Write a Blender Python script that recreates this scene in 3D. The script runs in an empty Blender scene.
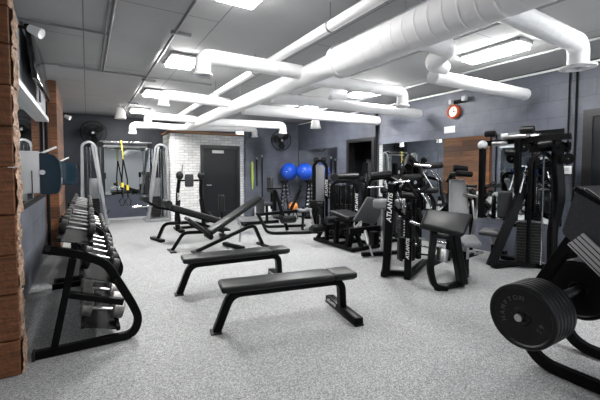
import bpy, bmesh, math, random
from mathutils import Vector, Matrix
random.seed(7)
C = bpy.context.scene.collection
V = Vector
PI = math.pi
H, CEIL = 1.45, 3.0
XL, XR, YB, YF = -0.62, 6.1, 11.5, -4.0

# ------------------------------------------------------------------ materials
def new_mat(name, col=(.5, .5, .5), rough=.5, metal=0., spec=.5, coat=0., emit=None, es=0.):
    m = bpy.data.materials.new(name); m.use_nodes = True
    b = m.node_tree.nodes['Principled BSDF']
    b.inputs['Base Color'].default_value = (*col, 1)
    b.inputs['Roughness'].default_value = rough
    b.inputs['Metallic'].default_value = metal
    b.inputs['Specular IOR Level'].default_value = spec
    b.inputs['Coat Weight'].default_value = coat
    if emit:
        b.inputs['Emission Color'].default_value = (*emit, 1)
        b.inputs['Emission Strength'].default_value = es
    return m

def N(m, t, **kw):
    n = m.node_tree.nodes.new(t)
    for k, v in kw.items():
        setattr(n, k, v)
    return n

def L(m, a, b):
    m.node_tree.links.new(a, b)

def bsdf(m):
    return m.node_tree.nodes['Principled BSDF']

def noise_mat(name, c1, c2, scale=8., rough=.5, metal=0., bump=0., stretch=(1, 1, 1), detail=4., lo=.35, hi=.65, r2=None, spec=.5):
    m = new_mat(name, c1, rough, metal, spec)
    tc = N(m, 'ShaderNodeTexCoord'); mp = N(m, 'ShaderNodeMapping')
    mp.inputs['Scale'].default_value = stretch
    L(m, tc.outputs['Object'], mp.inputs['Vector'])
    nz = N(m, 'ShaderNodeTexNoise')
    nz.inputs['Scale'].default_value = scale; nz.inputs['Detail'].default_value = detail
    L(m, mp.outputs[0], nz.inputs['Vector'])
    cr = N(m, 'ShaderNodeValToRGB')
    cr.color_ramp.elements[0].position = lo; cr.color_ramp.elements[1].position = hi
    cr.color_ramp.elements[0].color = (*c1, 1); cr.color_ramp.elements[1].color = (*c2, 1)
    L(m, nz.outputs['Fac'], cr.inputs[0]); L(m, cr.outputs[0], bsdf(m).inputs['Base Color'])
    if r2 is not None:
        mr = N(m, 'ShaderNodeMapRange'); mr.inputs['To Min'].default_value = rough; mr.inputs['To Max'].default_value = r2
        L(m, nz.outputs['Fac'], mr.inputs['Value']); L(m, mr.outputs[0], bsdf(m).inputs['Roughness'])
    if bump:
        bp = N(m, 'ShaderNodeBump'); bp.inputs['Strength'].default_value = bump; bp.inputs['Distance'].default_value = .01
        L(m, nz.outputs['Fac'], bp.inputs['Height']); L(m, bp.outputs[0], bsdf(m).inputs['Normal'])
    return m

def block_mat(name, c1, c2, mortar, axes, bw=.4, bh=.2, ms=.005, rough=.6, bump=.5, offset=.5, nsc=3., var=.25, bias=0.):
    """masonry laid out in the wall's own plane; axes 'xz', 'yz' or 'xy'"""
    m = new_mat(name, c1, rough)
    tc = N(m, 'ShaderNodeTexCoord'); sp = N(m, 'ShaderNodeSeparateXYZ'); cb = N(m, 'ShaderNodeCombineXYZ')
    L(m, tc.outputs['Object'], sp.inputs[0])
    L(m, sp.outputs[axes[0].upper()], cb.inputs['X']); L(m, sp.outputs[axes[1].upper()], cb.inputs['Y'])
    bk = N(m, 'ShaderNodeTexBrick'); bk.offset = offset
    for k, v in (('Scale', 1.), ('Brick Width', bw), ('Row Height', bh), ('Mortar Size', ms), ('Mortar Smooth', .3), ('Bias', bias)):
        bk.inputs[k].default_value = v
    bk.inputs['Color1'].default_value = (*c1, 1); bk.inputs['Color2'].default_value = (*c2, 1); bk.inputs['Mortar'].default_value = (*mortar, 1)
    L(m, cb.outputs[0], bk.inputs['Vector'])
    nz = N(m, 'ShaderNodeTexNoise'); nz.inputs['Scale'].default_value = nsc; nz.inputs['Detail'].default_value = 6
    L(m, tc.outputs['Object'], nz.inputs['Vector'])
    mr = N(m, 'ShaderNodeMapRange'); mr.inputs['From Min'].default_value = .3; mr.inputs['From Max'].default_value = .7
    mr.inputs['To Min'].default_value = 1 - var; mr.inputs['To Max'].default_value = 1 + var
    L(m, nz.outputs['Fac'], mr.inputs['Value'])
    mx = N(m, 'ShaderNodeMix', data_type='RGBA', blend_type='MULTIPLY'); mx.inputs[0].default_value = 1
    L(m, bk.outputs['Color'], mx.inputs[6]); L(m, mr.outputs[0], mx.inputs[7])
    L(m, mx.outputs[2], bsdf(m).inputs['Base Color'])
    sb = N(m, 'ShaderNodeMath', operation='MULTIPLY_ADD'); sb.inputs[1].default_value = -1.; 
    L(m, bk.outputs['Fac'], sb.inputs[0])
    n2 = N(m, 'ShaderNodeTexNoise'); n2.inputs['Scale'].default_value = 25; n2.inputs['Detail'].default_value = 5
    L(m, tc.outputs['Object'], n2.inputs['Vector']); L(m, n2.outputs['Fac'], sb.inputs[2])
    bp = N(m, 'ShaderNodeBump'); bp.inputs['Strength'].default_value = bump; bp.inputs['Distance'].default_value = .012
    L(m, sb.outputs[0], bp.inputs['Height']); L(m, bp.outputs[0], bsdf(m).inputs['Normal'])
    return m

def timber_mat(name, axes, bh=.23, bw=1.7, cols=((.10, .036, .014), (.25, .105, .045)), grain=(2, 60)):
    m = block_mat(name, cols[0], cols[1], (.012, .006, .004), axes, bw=bw, bh=bh, ms=.004, rough=.65, bump=.7, var=.0)
    mx = [n for n in m.node_tree.nodes if n.type == 'MIX'][0]
    tc = [n for n in m.node_tree.nodes if n.type == 'TEX_COORD'][0]
    mp = N(m, 'ShaderNodeMapping'); s = [3, 3, 3]; s['xyz'.index(axes[0])] = grain[0]; s['xyz'.index(axes[1])] = grain[1]
    mp.inputs['Scale'].default_value = s
    L(m, tc.outputs['Object'], mp.inputs['Vector'])
    g = N(m, 'ShaderNodeTexNoise'); g.inputs['Scale'].default_value = 1.; g.inputs['Detail'].default_value = 8; g.inputs['Roughness'].default_value = .7
    L(m, mp.outputs[0], g.inputs['Vector'])
    mr = N(m, 'ShaderNodeMapRange'); mr.inputs['From Min'].default_value = .3; mr.inputs['From Max'].default_value = .7
    mr.inputs['To Min'].default_value = .3; mr.inputs['To Max'].default_value = 1.9
    L(m, g.outputs['Fac'], mr.inputs['Value']); L(m, mr.outputs[0], mx.inputs[7])
    return m

M = {}
# speckled rubber floor
fm = new_mat('speckled_rubber', (.3, .3, .3), .55, spec=.3)
tc = N(fm, 'ShaderNodeTexCoord')
n1 = N(fm, 'ShaderNodeTexVoronoi'); n1.inputs['Scale'].default_value = 150
sx1 = N(fm, 'ShaderNodeSeparateXYZ'); L(fm, n1.outputs['Color'], sx1.inputs[0])
L(fm, tc.outputs['Object'], n1.inputs['Vector'])
r1 = N(fm, 'ShaderNodeValToRGB')
r1.color_ramp.elements[0].position = .05; r1.color_ramp.elements[0].color = (.15, .152, .156, 1)
r1.color_ramp.elements[1].position = .95; r1.color_ramp.elements[1].color = (.44, .443, .447, 1)
e = r1.color_ramp.elements.new(.5); e.color = (.26, .263, .267, 1)
L(fm, sx1.outputs['X'], r1.inputs[0])
n2 = N(fm, 'ShaderNodeTexNoise'); n2.inputs['Scale'].default_value = .9; n2.inputs['Detail'].default_value = 5
L(fm, tc.outputs['Object'], n2.inputs['Vector'])
m2 = N(fm, 'ShaderNodeMapRange'); m2.inputs['From Min'].default_value = .3; m2.inputs['From Max'].default_value = .7
m2.inputs['To Min'].default_value = .88; m2.inputs['To Max'].default_value = 1.12
L(fm, n2.outputs['Fac'], m2.inputs['Value'])
mx = N(fm, 'ShaderNodeMix', data_type='RGBA', blend_type='MULTIPLY'); mx.inputs[0].default_value = 1
L(fm, r1.outputs[0], mx.inputs[6]); L(fm, m2.outputs[0], mx.inputs[7]); L(fm, mx.outputs[2], bsdf(fm).inputs['Base Color'])
m3 = N(fm, 'ShaderNodeMapRange'); m3.inputs['To Min'].default_value = .5; m3.inputs['To Max'].default_value = .68
L(fm, n2.outputs['Fac'], m3.inputs['Value']); L(fm, m3.outputs[0], bsdf(fm).inputs['Roughness'])
bp = N(fm, 'ShaderNodeBump'); bp.inputs['Strength'].default_value = .12; bp.inputs['Distance'].default_value = .003
L(fm, n1.outputs['Distance'], bp.inputs['Height']); L(fm, bp.outputs[0], bsdf(fm).inputs['Normal'])
M['floor'] = fm
# ceiling with board joints
M['ceiling'] = block_mat('painted_ceiling_board', (.40, .405, .41), (.42, .425, .43), (.17, .17, .17), 'yx', bw=2.44, bh=1.22, ms=.007, rough=.8, bump=.12, var=.07, nsc=1.2)
M['wall_x'] = block_mat('painted_block_wall_side', (.078, .086, .112), (.088, .096, .124), (.05, .055, .074), 'yz', bw=.6, bh=.25, ms=.005, rough=.5, bump=.35)
M['wall_y'] = block_mat('painted_block_wall_back', (.09, .1, .128), (.105, .115, .148), (.065, .072, .09), 'xz', bw=.6, bh=.25, ms=.004, rough=.5, bump=.4)
M['wall_dark'] = noise_mat('dark_painted_board', (.014, .017, .024), (.022, .026, .036), 2.5, .6)
M['niche'] = noise_mat('grey_painted_panel', (.16, .17, .19), (.24, .25, .275), 2.2, .55)
M['panel'] = noise_mat('slate_painted_panel', (.07, .08, .11), (.09, .1, .135), 2., .55)
M['white_brick'] = block_mat('white_washed_brick', (.80, .80, .79), (.5, .5, .51), (.47, .47, .47), 'xz', bw=.24, bh=.078, ms=.008, rough=.7, bump=.5, nsc=6., var=.08, bias=-.45)
M['white_brick_y'] = block_mat('white_washed_brick_side', (.82, .82, .81), (.6, .6, .61), (.62, .62, .62), 'yz', bw=.21, bh=.068, ms=.007, rough=.7, bump=.9, nsc=14., var=.28, bias=-.35)
M['timber_x'] = timber_mat('reclaimed_timber_front', 'xz', bh=60, bw=60, cols=((.15, .055, .02), (.15, .055, .02)), grain=(2.5, 45))
M['timber_y'] = timber_mat('reclaimed_timber_side', 'yz', bw=2.1, bh=.2, cols=((.04, .016, .007), (.15, .06, .024)))
M['timber_e'] = timber_mat('reclaimed_timber_edge', 'xz', bh=.2, bw=5, cols=((.10, .036, .014), (.2, .08, .03)), grain=(2.5, 45))
M['rough_end'] = noise_mat('rough_sawn_timber', (.12, .06, .035), (.42, .29, .21), 9., .85, bump=1., stretch=(2, 2, 5), detail=8, lo=.3, hi=.62)
M['front_wall'] = new_mat('light_grey_paint', (.35, .36, .38), .7)
M['black'] = noise_mat('black_powder_coat', (.003, .003, .0033), (.005, .005, .0055), 6., .3, r2=.45, spec=.08)
M['black_matte'] = new_mat('matte_black', (.006, .006, .0065), .75, spec=.15)
M['rubber'] = new_mat('black_rubber', (.005, .005, .0055), .4, spec=.25)
M['vinyl'] = noise_mat('black_vinyl', (.006, .0065, .0075), (.010, .0105, .0115), 60., .34, bump=.12, r2=.46, spec=.3)
M['grey_vinyl'] = noise_mat('grey_vinyl', (.13, .135, .145), (.17, .175, .185), 50., .36, bump=.1)
M['mid_vinyl'] = noise_mat('charcoal_vinyl', (.022, .023, .025), (.03, .031, .034), 50., .42, bump=.1, spec=.35)
M['lit_vinyl'] = noise_mat('lit_grey_vinyl', (.04, .042, .045), (.055, .057, .061), 50., .33, bump=.1)  # lighter grey paints overhead light onto the leg extension backrest
M['chrome'] = new_mat('chrome', (.62, .62, .63), .16, 1.)
M['satin'] = new_mat('satin_steel', (.5, .5, .5), .3, 1.)
M['silver'] = noise_mat('silver_powder_coat', (.25, .26, .27), (.31, .32, .33), 5., .4, metal=.25)
M['iron'] = noise_mat('cast_iron', (.008, .008, .009), (.02, .02, .02), 30., .5, metal=.1, spec=.25)
M['grey_iron'] = noise_mat('grey_hammertone_iron', (.16, .155, .15), (.27, .26, .25), 30., .4, metal=.5)
M['shroud'] = new_mat('smoked_shroud', (.01, .011, .012), .15, spec=.4)
M['duct'] = noise_mat('white_duct_paint', (.90, .90, .91), (.93, .93, .94), 3., .55)
M['pipe'] = new_mat('pale_grey_pipe_paint', (.42, .43, .44), .5)
M['conduit'] = new_mat('grey_conduit', (.2, .2, .21), .5)
M['white'] = new_mat('white_plastic', (.8, .8, .8), .4)
M['lightgrey'] = new_mat('light_grey_plastic', (.5, .51, .53), .4)
M['navy'] = new_mat('smoked_navy_plastic', (.008, .022, .035), .14, coat=.6)
M['lamp'] = new_mat('lamp_diffuser', (.9, .9, .9), .5, emit=(1, .99, .97), es=56)
M['lamp_far'] = new_mat('bright_lamp_diffuser', (.9, .9, .9), .5, emit=(1, .99, .97), es=122)
M['mirror'] = new_mat('mirror_glass', (.80, .84, .84), .015, 1.)
M['blue_ball'] = new_mat('blue_ball_vinyl', (.012, .09, .62), .25, coat=.3)
M['orange'] = new_mat('orange_rubber', (.75, .24, .04), .45)
M['yellow'] = new_mat('yellow_webbing', (.75, .62, .03), .6)
M['green'] = new_mat('lime_band', (.42, .55, .08), .5)
M['door'] = new_mat('charcoal_door_paint', (.008, .009, .012), .45, spec=.3)
M['door_frame'] = new_mat('black_door_frame', (.01, .01, .011), .4)
M['rust'] = new_mat('orange_red_plastic', (.45, .07, .02), .35)
M['cream'] = new_mat('cream_dial', (.85, .78, .68), .4)
M['stripe'] = new_mat('brushed_tread_metal', (.48, .48, .48), .4, .6)
M['letter'] = new_mat('white_lettering', (.75, .75, .75), .5)
M['faint'] = new_mat('raised_black_lettering', (.04, .04, .041), .4)
M['wood_cap'] = timber_mat('stained_timber_cap', 'xz', bh=.5, cols=((.24, .12, .05), (.33, .17, .08)))
M['screen'] = new_mat('black_screen', (.006, .006, .007), .12)
M['teal'] = new_mat('sea_green_plastic', (.03, .22, .17), .4)
M['yellow_green'] = new_mat('pale_yellow_plastic', (.6, .6, .35), .5)

# ------------------------------------------------------------------ mesh builder
def fillet(path, r, n=5):
    path = [V(p) for p in path]
    out = [path[0]]
    for i in range(1, len(path) - 1):
        a, b, c = path[i - 1], path[i], path[i + 1]
        d = min(r, (a - b).length * .49, (c - b).length * .49)
        p0 = b + (a - b).normalized() * d; p1 = b + (c - b).normalized() * d
        for k in range(n + 1):
            t = k / n
            out.append(p0 * (1 - t) ** 2 + b * 2 * t * (1 - t) + p1 * t * t)
    out.append(path[-1])
    return out

class MB:
    def __init__(s):
        s.bm = bmesh.new()
    def add(s, bm2, mat=None):
        if mat is not None: bmesh.ops.transform(bm2, matrix=mat, verts=bm2.verts)
        me = bpy.data.meshes.new('tmp'); bm2.to_mesh(me); bm2.free(); s.bm.from_mesh(me); bpy.data.meshes.remove(me)
        return s
    def box(s, c, size, rot=(0, 0, 0), bev=0., seg=2, mat=None):
        b = bmesh.new(); bmesh.ops.create_cube(b, size=1)
        bmesh.ops.scale(b, vec=size, verts=b.verts)
        if bev:
            bmesh.ops.bevel(b, geom=b.edges[:], offset=min(bev, min(size) * .49), segments=seg, profile=.5, affect='EDGES')
        from mathutils import Euler
        R = Euler(rot).to_matrix().to_4x4()
        m = Matrix.Translation(c) @ R
        if mat is not None: m = mat @ m
        return s.add(b, m)
    def bar(s, p0, p1, w=.05, h=None, side=(0, 0, 1), bev=.004):
        """straight rectangular bar, w across 'side' x dir, h along side"""
        h = h or w
        p0, p1 = V(p0), V(p1); d = (p1 - p0); l = d.length; z = d.normalized(); sd = V(side)
        if abs(z.dot(sd)) > .98: sd = V((1, 0, 0))
        x = sd.cross(z).normalized(); y = z.cross(x)
        b = bmesh.new(); bmesh.ops.create_cube(b, size=1); bmesh.ops.scale(b, vec=(w, h, l), verts=b.verts)
        if bev: bmesh.ops.bevel(b, geom=b.edges[:], offset=bev, segments=1, affect='EDGES')
        m = Matrix((x, y, z)).transposed().to_4x4(); m.translation = (p0 + p1) / 2
        return s.add(b, m)
    def cyl(s, p0, p1, r, r2=None, seg=20, bev=0.):
        p0, p1 = V(p0), V(p1); d = p1 - p0
        b = bmesh.new(); bmesh.ops.create_cone(b, cap_ends=True, segments=seg, radius1=r, radius2=r if r2 is None else r2, depth=d.length)
        if bev:
            ed = [e for e in b.edges if abs(e.verts[0].co.z - e.verts[1].co.z) < 1e-6]
            bmesh.ops.bevel(b, geom=ed, offset=bev, segments=2, affect='EDGES')
        m = d.to_track_quat('Z', 'Y').to_matrix().to_4x4(); m.translation = (p0 + p1) / 2
        return s.add(b, m)
    def tube(s, path, prof, side=None, r=0., n=5, closed=False):
        """prof: radius (round) or (w,h) rectangle: w along side, h across; r = bend radius"""
        pts = fillet(path, r, n) if r else [V(p) for p in path]
        if isinstance(prof, (int, float)):
            pr = [(prof * math.cos(2 * PI * k / 12), prof * math.sin(2 * PI * k / 12)) for k in range(12)]
        else:
            w, h = prof[0] / 2, prof[1] / 2; b = min(w, h) * .25
            pr = [(w, h - b), (w - b, h), (-w + b, h), (-w, h - b), (-w, -h + b), (-w + b, -h), (w - b, -h), (w, -h + b)]
        bm = s.bm; rings = []; prev = None
        for i, p in enumerate(pts):
            a = pts[max(i - 1, 0)]; c = pts[min(i + 1, len(pts) - 1)]
            if closed: a = pts[i - 1]; c = pts[(i + 1) % len(pts)]
            t = (c - a).normalized()
            if side is not None: sd = V(side)
            elif prev is None: sd = t.cross(V((0, 0, 1))) if abs(t.z) < .95 else V((1, 0, 0))
            else: sd = prev
            sd = (sd - t * sd.dot(t)).normalized(); prev = sd
            nn = t.cross(sd)
            rings.append([bm.verts.new(p + sd * u + nn * v) for u, v in pr])
        k = len(pr)
        R = rings + ([rings[0]] if closed else [])
        for A, B in zip(R, R[1:]):
            for j in range(k):
                bm.faces.new((A[j], A[(j + 1) % k], B[(j + 1) % k], B[j]))
        if not closed:
            bm.faces.new(rings[0][::-1]); bm.faces.new(rings[-1])
        return s
    def lathe(s, prof, c=(0, 0, 0), axis=(0, 0, 1), seg=32, closed=False):
        """prof: list of (radius, height)"""
        b = bmesh.new(); rings = []
        for r, h in prof:
            if r < 1e-6: rings.append([b.verts.new((0, 0, h))])
            else: rings.append([b.verts.new((r * math.cos(2 * PI * k / seg), r * math.sin(2 * PI * k / seg), h)) for k in range(seg)])
        RR = rings + ([rings[0]] if closed else [])
        for A, B in zip(RR, RR[1:]):
            for k in range(seg):
                if len(A) == 1 and len(B) == 1: continue
                if len(A) == 1: b.faces.new((A[0], B[k], B[(k + 1) % seg]))
                elif len(B) == 1: b.faces.new((A[k], A[(k + 1) % seg], B[0]))
                else: b.faces.new((A[k], A[(k + 1) % seg], B[(k + 1) % seg], B[k]))
        m = V(axis).to_track_quat('Z', 'Y').to_matrix().to_4x4(); m.translation = V(c)
        return s.add(b, m)
    def sphere(s, c, r, sc=(1, 1, 1), u=32, v=20):
        b = bmesh.new(); bmesh.ops.create_uvsphere(b, u_segments=u, v_segments=v, radius=r)
        bmesh.ops.scale(b, vec=sc, verts=b.verts)
        return s.add(b, Matrix.Translation(c))
    def pad(s, c, size, rot=(0, 0, 0), bev=.02, mat=None):
        return s.box(c, size, rot, bev, 4, mat)
    def prism(s, poly, d, t, o=(0, 0, 0), u=(1, 0, 0), v=(0, 0, 1), bev=0.):
        """poly in (u,v) plane at o, extruded along d by t"""
        b = bmesh.new(); o, u, v, d = V(o), V(u), V(v), V(d)
        vs = [b.verts.new(o + u * p[0] + v * p[1]) for p in poly]
        f = b.faces.new(vs); r = bmesh.ops.extrude_face_region(b, geom=[f])
        nv = [x for x in r['geom'] if isinstance(x, bmesh.types.BMVert)]
        bmesh.ops.translate(b, vec=d * t, verts=nv)
        if bev: bmesh.ops.bevel(b, geom=b.edges[:], offset=bev, segments=2, affect='EDGES')
        return s.add(b)
    def build(s, name, mat, parent=None, world=False, smooth=True, label=None):
        bmesh.ops.recalc_face_normals(s.bm, faces=s.bm.faces)
        if parent is not None and world:
            off = V((0, 0, 0)); q = parent
            while q is not None: off += V(q.location); q = q.parent
            bmesh.ops.translate(s.bm, vec=-off, verts=s.bm.verts)
        me = bpy.data.meshes.new(name); s.bm.to_mesh(me); s.bm.free()
        if smooth:
            me.polygons.foreach_set('use_smooth', [True] * len(me.polygons))
            try: me.set_sharp_from_angle(angle=math.radians(35))
            except Exception: pass
        me.materials.append(M[mat] if isinstance(mat, str) else mat)
        o = bpy.data.objects.new(name, me); C.objects.link(o)
        if parent is not None: o.parent = parent
        if label: o['label'] = label
        return o

def tag(o, label, cat, group=None):
    o['label'] = label; o['category'] = cat
    if group: o['group'] = group
    return o

def thing(name, label, cat, loc=(0, 0, 0), rz=0, group=None):
    o = bpy.data.objects.new(name, None); C.objects.link(o)
    o.location = loc; o.rotation_euler = (0, 0, rz); o.empty_display_size = .1
    return tag(o, label, cat, group)

def struct(name, mb, mat):
    o = mb.build(name, mat, smooth=False); o['kind'] = 'structure'; return o

def kids(o):
    return [c for c in bpy.data.objects if c.parent == o]

def copy_tree(o, parent=None):
    c = o.copy(); C.objects.link(c)
    if parent is not None: c.parent = parent
    for ch in kids(o): copy_tree(ch, c)
    return c

def dup(o, loc, rz, label, group=None):
    c = copy_tree(o); c.location = loc; c.rotation_euler = (0, 0, rz); c['label'] = label
    if group: c['group'] = group
    return c

def lettering(text, size, parent, mtx, mat='letter', name='lettering', shear=.25, ext=.0015):
    cu = bpy.data.curves.new('txt', 'FONT'); cu.body = text; cu.size = size; cu.shear = shear
    cu.align_x = 'CENTER'; cu.align_y = 'CENTER'; cu.extrude = ext; cu.offset = size * .018
    ob = bpy.data.objects.new('txt', cu); C.objects.link(ob)
    dg = bpy.context.evaluated_depsgraph_get(); dg.update()
    me = bpy.data.meshes.new_from_object(ob.evaluated_get(dg)); bpy.data.objects.remove(ob); bpy.data.curves.remove(cu)
    me.transform(mtx); me.materials.clear(); me.materials.append(M[mat]); me.name = name
    o = bpy.data.objects.new(name, me); C.objects.link(o); o.parent = parent
    return o

def frame_mtx(o, xdir, ydir):
    x = V(xdir).normalized(); y = V(ydir); y = (y - x * y.dot(x)).normalized(); z = x.cross(y)
    m = Matrix((x, y, z)).transposed().to_4x4(); m.translation = V(o); return m

# ------------------------------------------------------------------ the room
struct('floor', MB().box(((XL + XR) / 2 + .6, (YB + YF) / 2, -.05), (XR - XL + 3.4, YB - YF + .6, .1)), 'floor')
struct('ceiling', MB().box(((XL + XR) / 2 + .6, (YB + YF) / 2, CEIL + .05), (XR - XL + 3.4, YB - YF + .6, .1)), 'ceiling')
def wb(mb, x0, x1, y0, y1, z0, z1):
    return mb.box(((x0 + x1) / 2, (y0 + y1) / 2, (z0 + z1) / 2), (x1 - x0, y1 - y0, z1 - z0))
struct('wall_left', wb(MB(), XL - .15, XL, YF, YB, 0, CEIL), 'wall_x')
w = MB(); wb(w, XR, XR + .15, YF, 6.6, 0, CEIL); wb(w, XR, XR + .15, 7.5, 10.2, 0, CEIL); wb(w, XR, XR + .15, 6.6, 7.5, 2.2, CEIL)
struct('wall_right', w, 'wall_x')
struct('wall_back', wb(MB(), XL - .15, 4.4, YB, YB + .15, 0, CEIL), 'wall_dark')
w = MB(); wb(w, 4.2, XR + .15, 10.2, 10.35, 0, CEIL)
struct('wall_alcove', w, 'wall_y')
w = MB(); wb(w, XL - .15, 3.9, YF - .15, YF, 0, CEIL); wb(w, 5.9, XR + .15, YF - .15, YF, 0, CEIL); wb(w, 3.9, 5.9, YF - .15, YF, 0, .4); wb(w, 3.9, 5.9, YF - .15, YF, 2.6, CEIL)
struct('wall_front', w, 'front_wall')
w = MB()
for x in (3.93, 4.9, 5.87): wb(w, x - .03, x + .03, YF - .1, YF - .04, .4, 2.6)
wb(w, 3.9, 5.9, YF - .1, YF - .04, .4, .46); wb(w, 3.9, 5.9, YF - .1, YF - .04, 2.54, 2.6)
struct('added_window_1', w, 'door_frame')  # unseen window, added behind the viewpoint to let daylight in
# slate band low on the back wall + pale skirting
struct('trim_1', wb(MB(), .22, 1.9, YB - .04, YB, .06, .72), 'panel')
struct('baseboard_back', wb(MB(), XL, 1.95, YB - .06, YB, 0, .06), 'lightgrey')
# room beyond the open doorway on the right
w = MB(); wb(w, 7.4, 7.5, 6.2, 8.4, 0, CEIL); wb(w, XR + .15, 7.5, 6.1, 6.2, 0, CEIL); wb(w, XR + .15, 7.5, 8.4, 8.5, 0, CEIL)
struct('wall_side_room', w, 'wall_x')
w = MB(); wb(w, XR - .03, XR + .16, 6.5, 6.6, 0, 2.27); wb(w, XR - .03, XR + .16, 7.5, 7.6, 0, 2.27); wb(w, XR - .03, XR + .16, 6.6, 7.5, 2.18, 2.27)
struct('door_1', w, 'door_frame')
# closed dark door on the near right wall
w = MB(); wb(w, XR - .05, XR, 2.12, 2.23, 0, 2.3); wb(w, XR - .05, XR, 1.1, 1.2, 0, 2.3); wb(w, XR - .05, XR, 1.2, 2.12, 2.2, 2.3); 
dr = struct('door_2', w, 'door_frame')
w = MB(); wb(w, XR - .03, XR - .001, 1.2, 2.12, 0, 2.2); w.build('door_leaf', 'door', dr)
# white brick closet box with charcoal door
BX0, BX1, BY = 2.02, 4.22, 10.4
w = MB(); wb(w, BX0, 2.88, BY, YB, 0, 2.5); wb(w, 4.07, BX1, BY, YB, 0, 2.5); wb(w, 2.88, 4.07, BY, YB, 2.17, 2.5)
struct('wall_brick_closet', w, 'white_brick')
struct('trim_2', MB().box(((BX0 + BX1) / 2, BY + .5, 2.53), (BX1 - BX0 + .12, 1.15, .06), bev=.008), 'wood_cap')
w = MB(); wb(w, 2.86, 2.95, BY - .02, BY + .12, 0, 2.19); wb(w, 4.0, 4.09, BY - .02, BY + .12, 0, 2.19); wb(w, 2.95, 4.0, BY - .02, BY + .12, 2.09, 2.19)
dr = struct('door_3', w, 'door_frame')
w = MB(); wb(w, 2.95, 4.0, BY + .03, BY + .08, .01, 2.09)
for (x0, x1, z0, z1) in ((2.95, 3.03, .01, 2.09), (3.92, 4.0, .01, 2.09), (3.03, 3.92, 1.83, 2.09), (3.03, 3.92, .01, .2)):
    wb(w, x0, x1, BY + .015, BY + .03, z0, z1)
w.build('door_leaf', 'door', dr)
MB().cyl((3.06, BY + .02, 1.0), (3.06, BY - .05, 1.0), .02).box((3.11, BY - .05, 1.0), (.13, .02, .025), bev=.006).build('door_handle', 'satin', dr)
s = MB().box((3.4, BY + .008, 2.0), (.36, .012, .09), bev=.002).build('door_sign', 'white'); tag(s, 'white rectangular plate fixed near the top of the charcoal door', 'sign')

# timber clad pilasters on the left wall
def pilaster(x0, x1, y0, y1, lab, seed):
    rnd = random.Random(seed)
    t = thing('timber_pilaster', lab, 'timber post', ((x0 + x1) / 2, y0, 0))
    b = MB(); z = 0
    e = MB()
    while z < CEIL - .02:
        hgt = min(rnd.choice((.2, .25, .28, .33)), CEIL - .005 - z)
        dx = rnd.uniform(-.012, .012); dy = rnd.uniform(-.01, .01)
        b.box(((x0 + x1) / 2 - .012, y0 + .03 + dy, z + hgt / 2), (x1 - x0 - .02, .06, hgt - .006), bev=.006, seg=1)
        # rough hewn end face, hacked irregular
        bb = bmesh.new(); bmesh.ops.create_grid(bb, x_segments=7, y_segments=7, size=.5)
        for v_ in bb.verts: v_.co.z += rnd.uniform(-.009, .009)
        w_ = (y1 - y0) - .01
        m_ = Matrix.Translation((x1 + dx - .012, y0 + .005 + w_ / 2 + dy, z + hgt / 2)) @ Matrix.Rotation(PI / 2, 4, 'Y') @ Matrix.Diagonal((hgt - .006, w_, 1, 1))
        e.add(bb, m_)
        e.box((x1 - .05 + dx, (y0 + y1) / 2 + .03, z + hgt / 2), (.06, y1 - y0 - .07, hgt - .008))
        z += hgt
    b.build('plank_front', 'timber_x', t, True, smooth=False)
    e.build('plank_end', 'rough_end', t, True, smooth=False)
    bk = MB(); wb(bk, x0, x1 - .09, y0 + .065, y1, 0, CEIL - .005); bk.build('core', 'black_matte', t, True)
    return t
pilaster(XL, -.41, 3.11, 3.34, 'near timber clad post with rough sawn ends, beside the dumbbell rack', 3)
struct('wall_left_return', wb(MB(), XL - 1., XL, 3.14, 3.3, 0, CEIL), 'black_matte')
# timber cladding further along the left wall
t = thing('timber_cladding', 'reddish timber plank cladding on the left wall past the niche mirror', 'cladding', (XL + .08, 7.5, 0))
b = MB(); wb(b, XL + .002, XL + .19, 7.5, 9.4, 0, CEIL - .005); b.build('plank_face', 'timber_y', t, True, smooth=False)
b = MB(); wb(b, XL + .002, XL + .192, 7.47, 7.5, 0, CEIL - .005); b.build('plank_edge', 'timber_e', t, True, smooth=False)
# niche: mirror, ledge, grey upper panel
mr_ = MB(); wb(mr_, XL + .002, XL + .012, 3.36, 7.15, 1.08, 2.24); tag(mr_.build('wall_mirror', 'mirror', smooth=False), 'long mirror on the left wall between the timber post and the cladding', 'mirror')
b = MB(); wb(b, XL + .002, XL + .10, 3.36, 7.15, 2.24, 2.3); struct('trim_3', b, 'lightgrey')
b = MB(); wb(b, XL + .002, XL + .06, 3.36, 7.15, 2.3, CEIL - .005); struct('trim_4', b, 'niche')
b = MB(); wb(b, XL + .002, XL + .03, 3.36, 7.15, 1.02, 1.08); struct('trim_5', b, 'black_matte')
# television
t = thing('television', 'flat black television mounted high on the left wall above the pale ledge', 'television', (XL + .1, 5.35, 2.4))
MB().box((XL + .15, 5.35, 2.68), (.05, 1.5, .55), (0, math.radians(-6), 0), bev=.01).build('screen', 'screen', t, True)
MB().box((XL + .09, 5.35, 2.68), (.07, .3, .2)).build('wall_bracket', 'black_matte', t, True)
# small spotlights on left wall
for i, (x, y, z, lab) in enumerate(((XL + .22, 4.35, 2.78, 'small white swivel spotlight high on the left wall beside the television'), (XL + .27, 9.6, 2.62, 'small white swivel spotlight on the wall just past the timber cladding'))):
    t = thing('spotlight', lab, 'spotlight', (XL, y, z))
    MB().cyl((XL, y, z + .05), (x - .04, y, z + .05), .015).build('arm', 'black_matte', t, True)
    MB().lathe([(0, 0), (.035, 0), (.05, .1), (.05, .12), (.04, .115), (0, .1)], (x - .05, y, z + .05), (1, -.4, -.5)).build('lamp_head', 'white', t, True)

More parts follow.
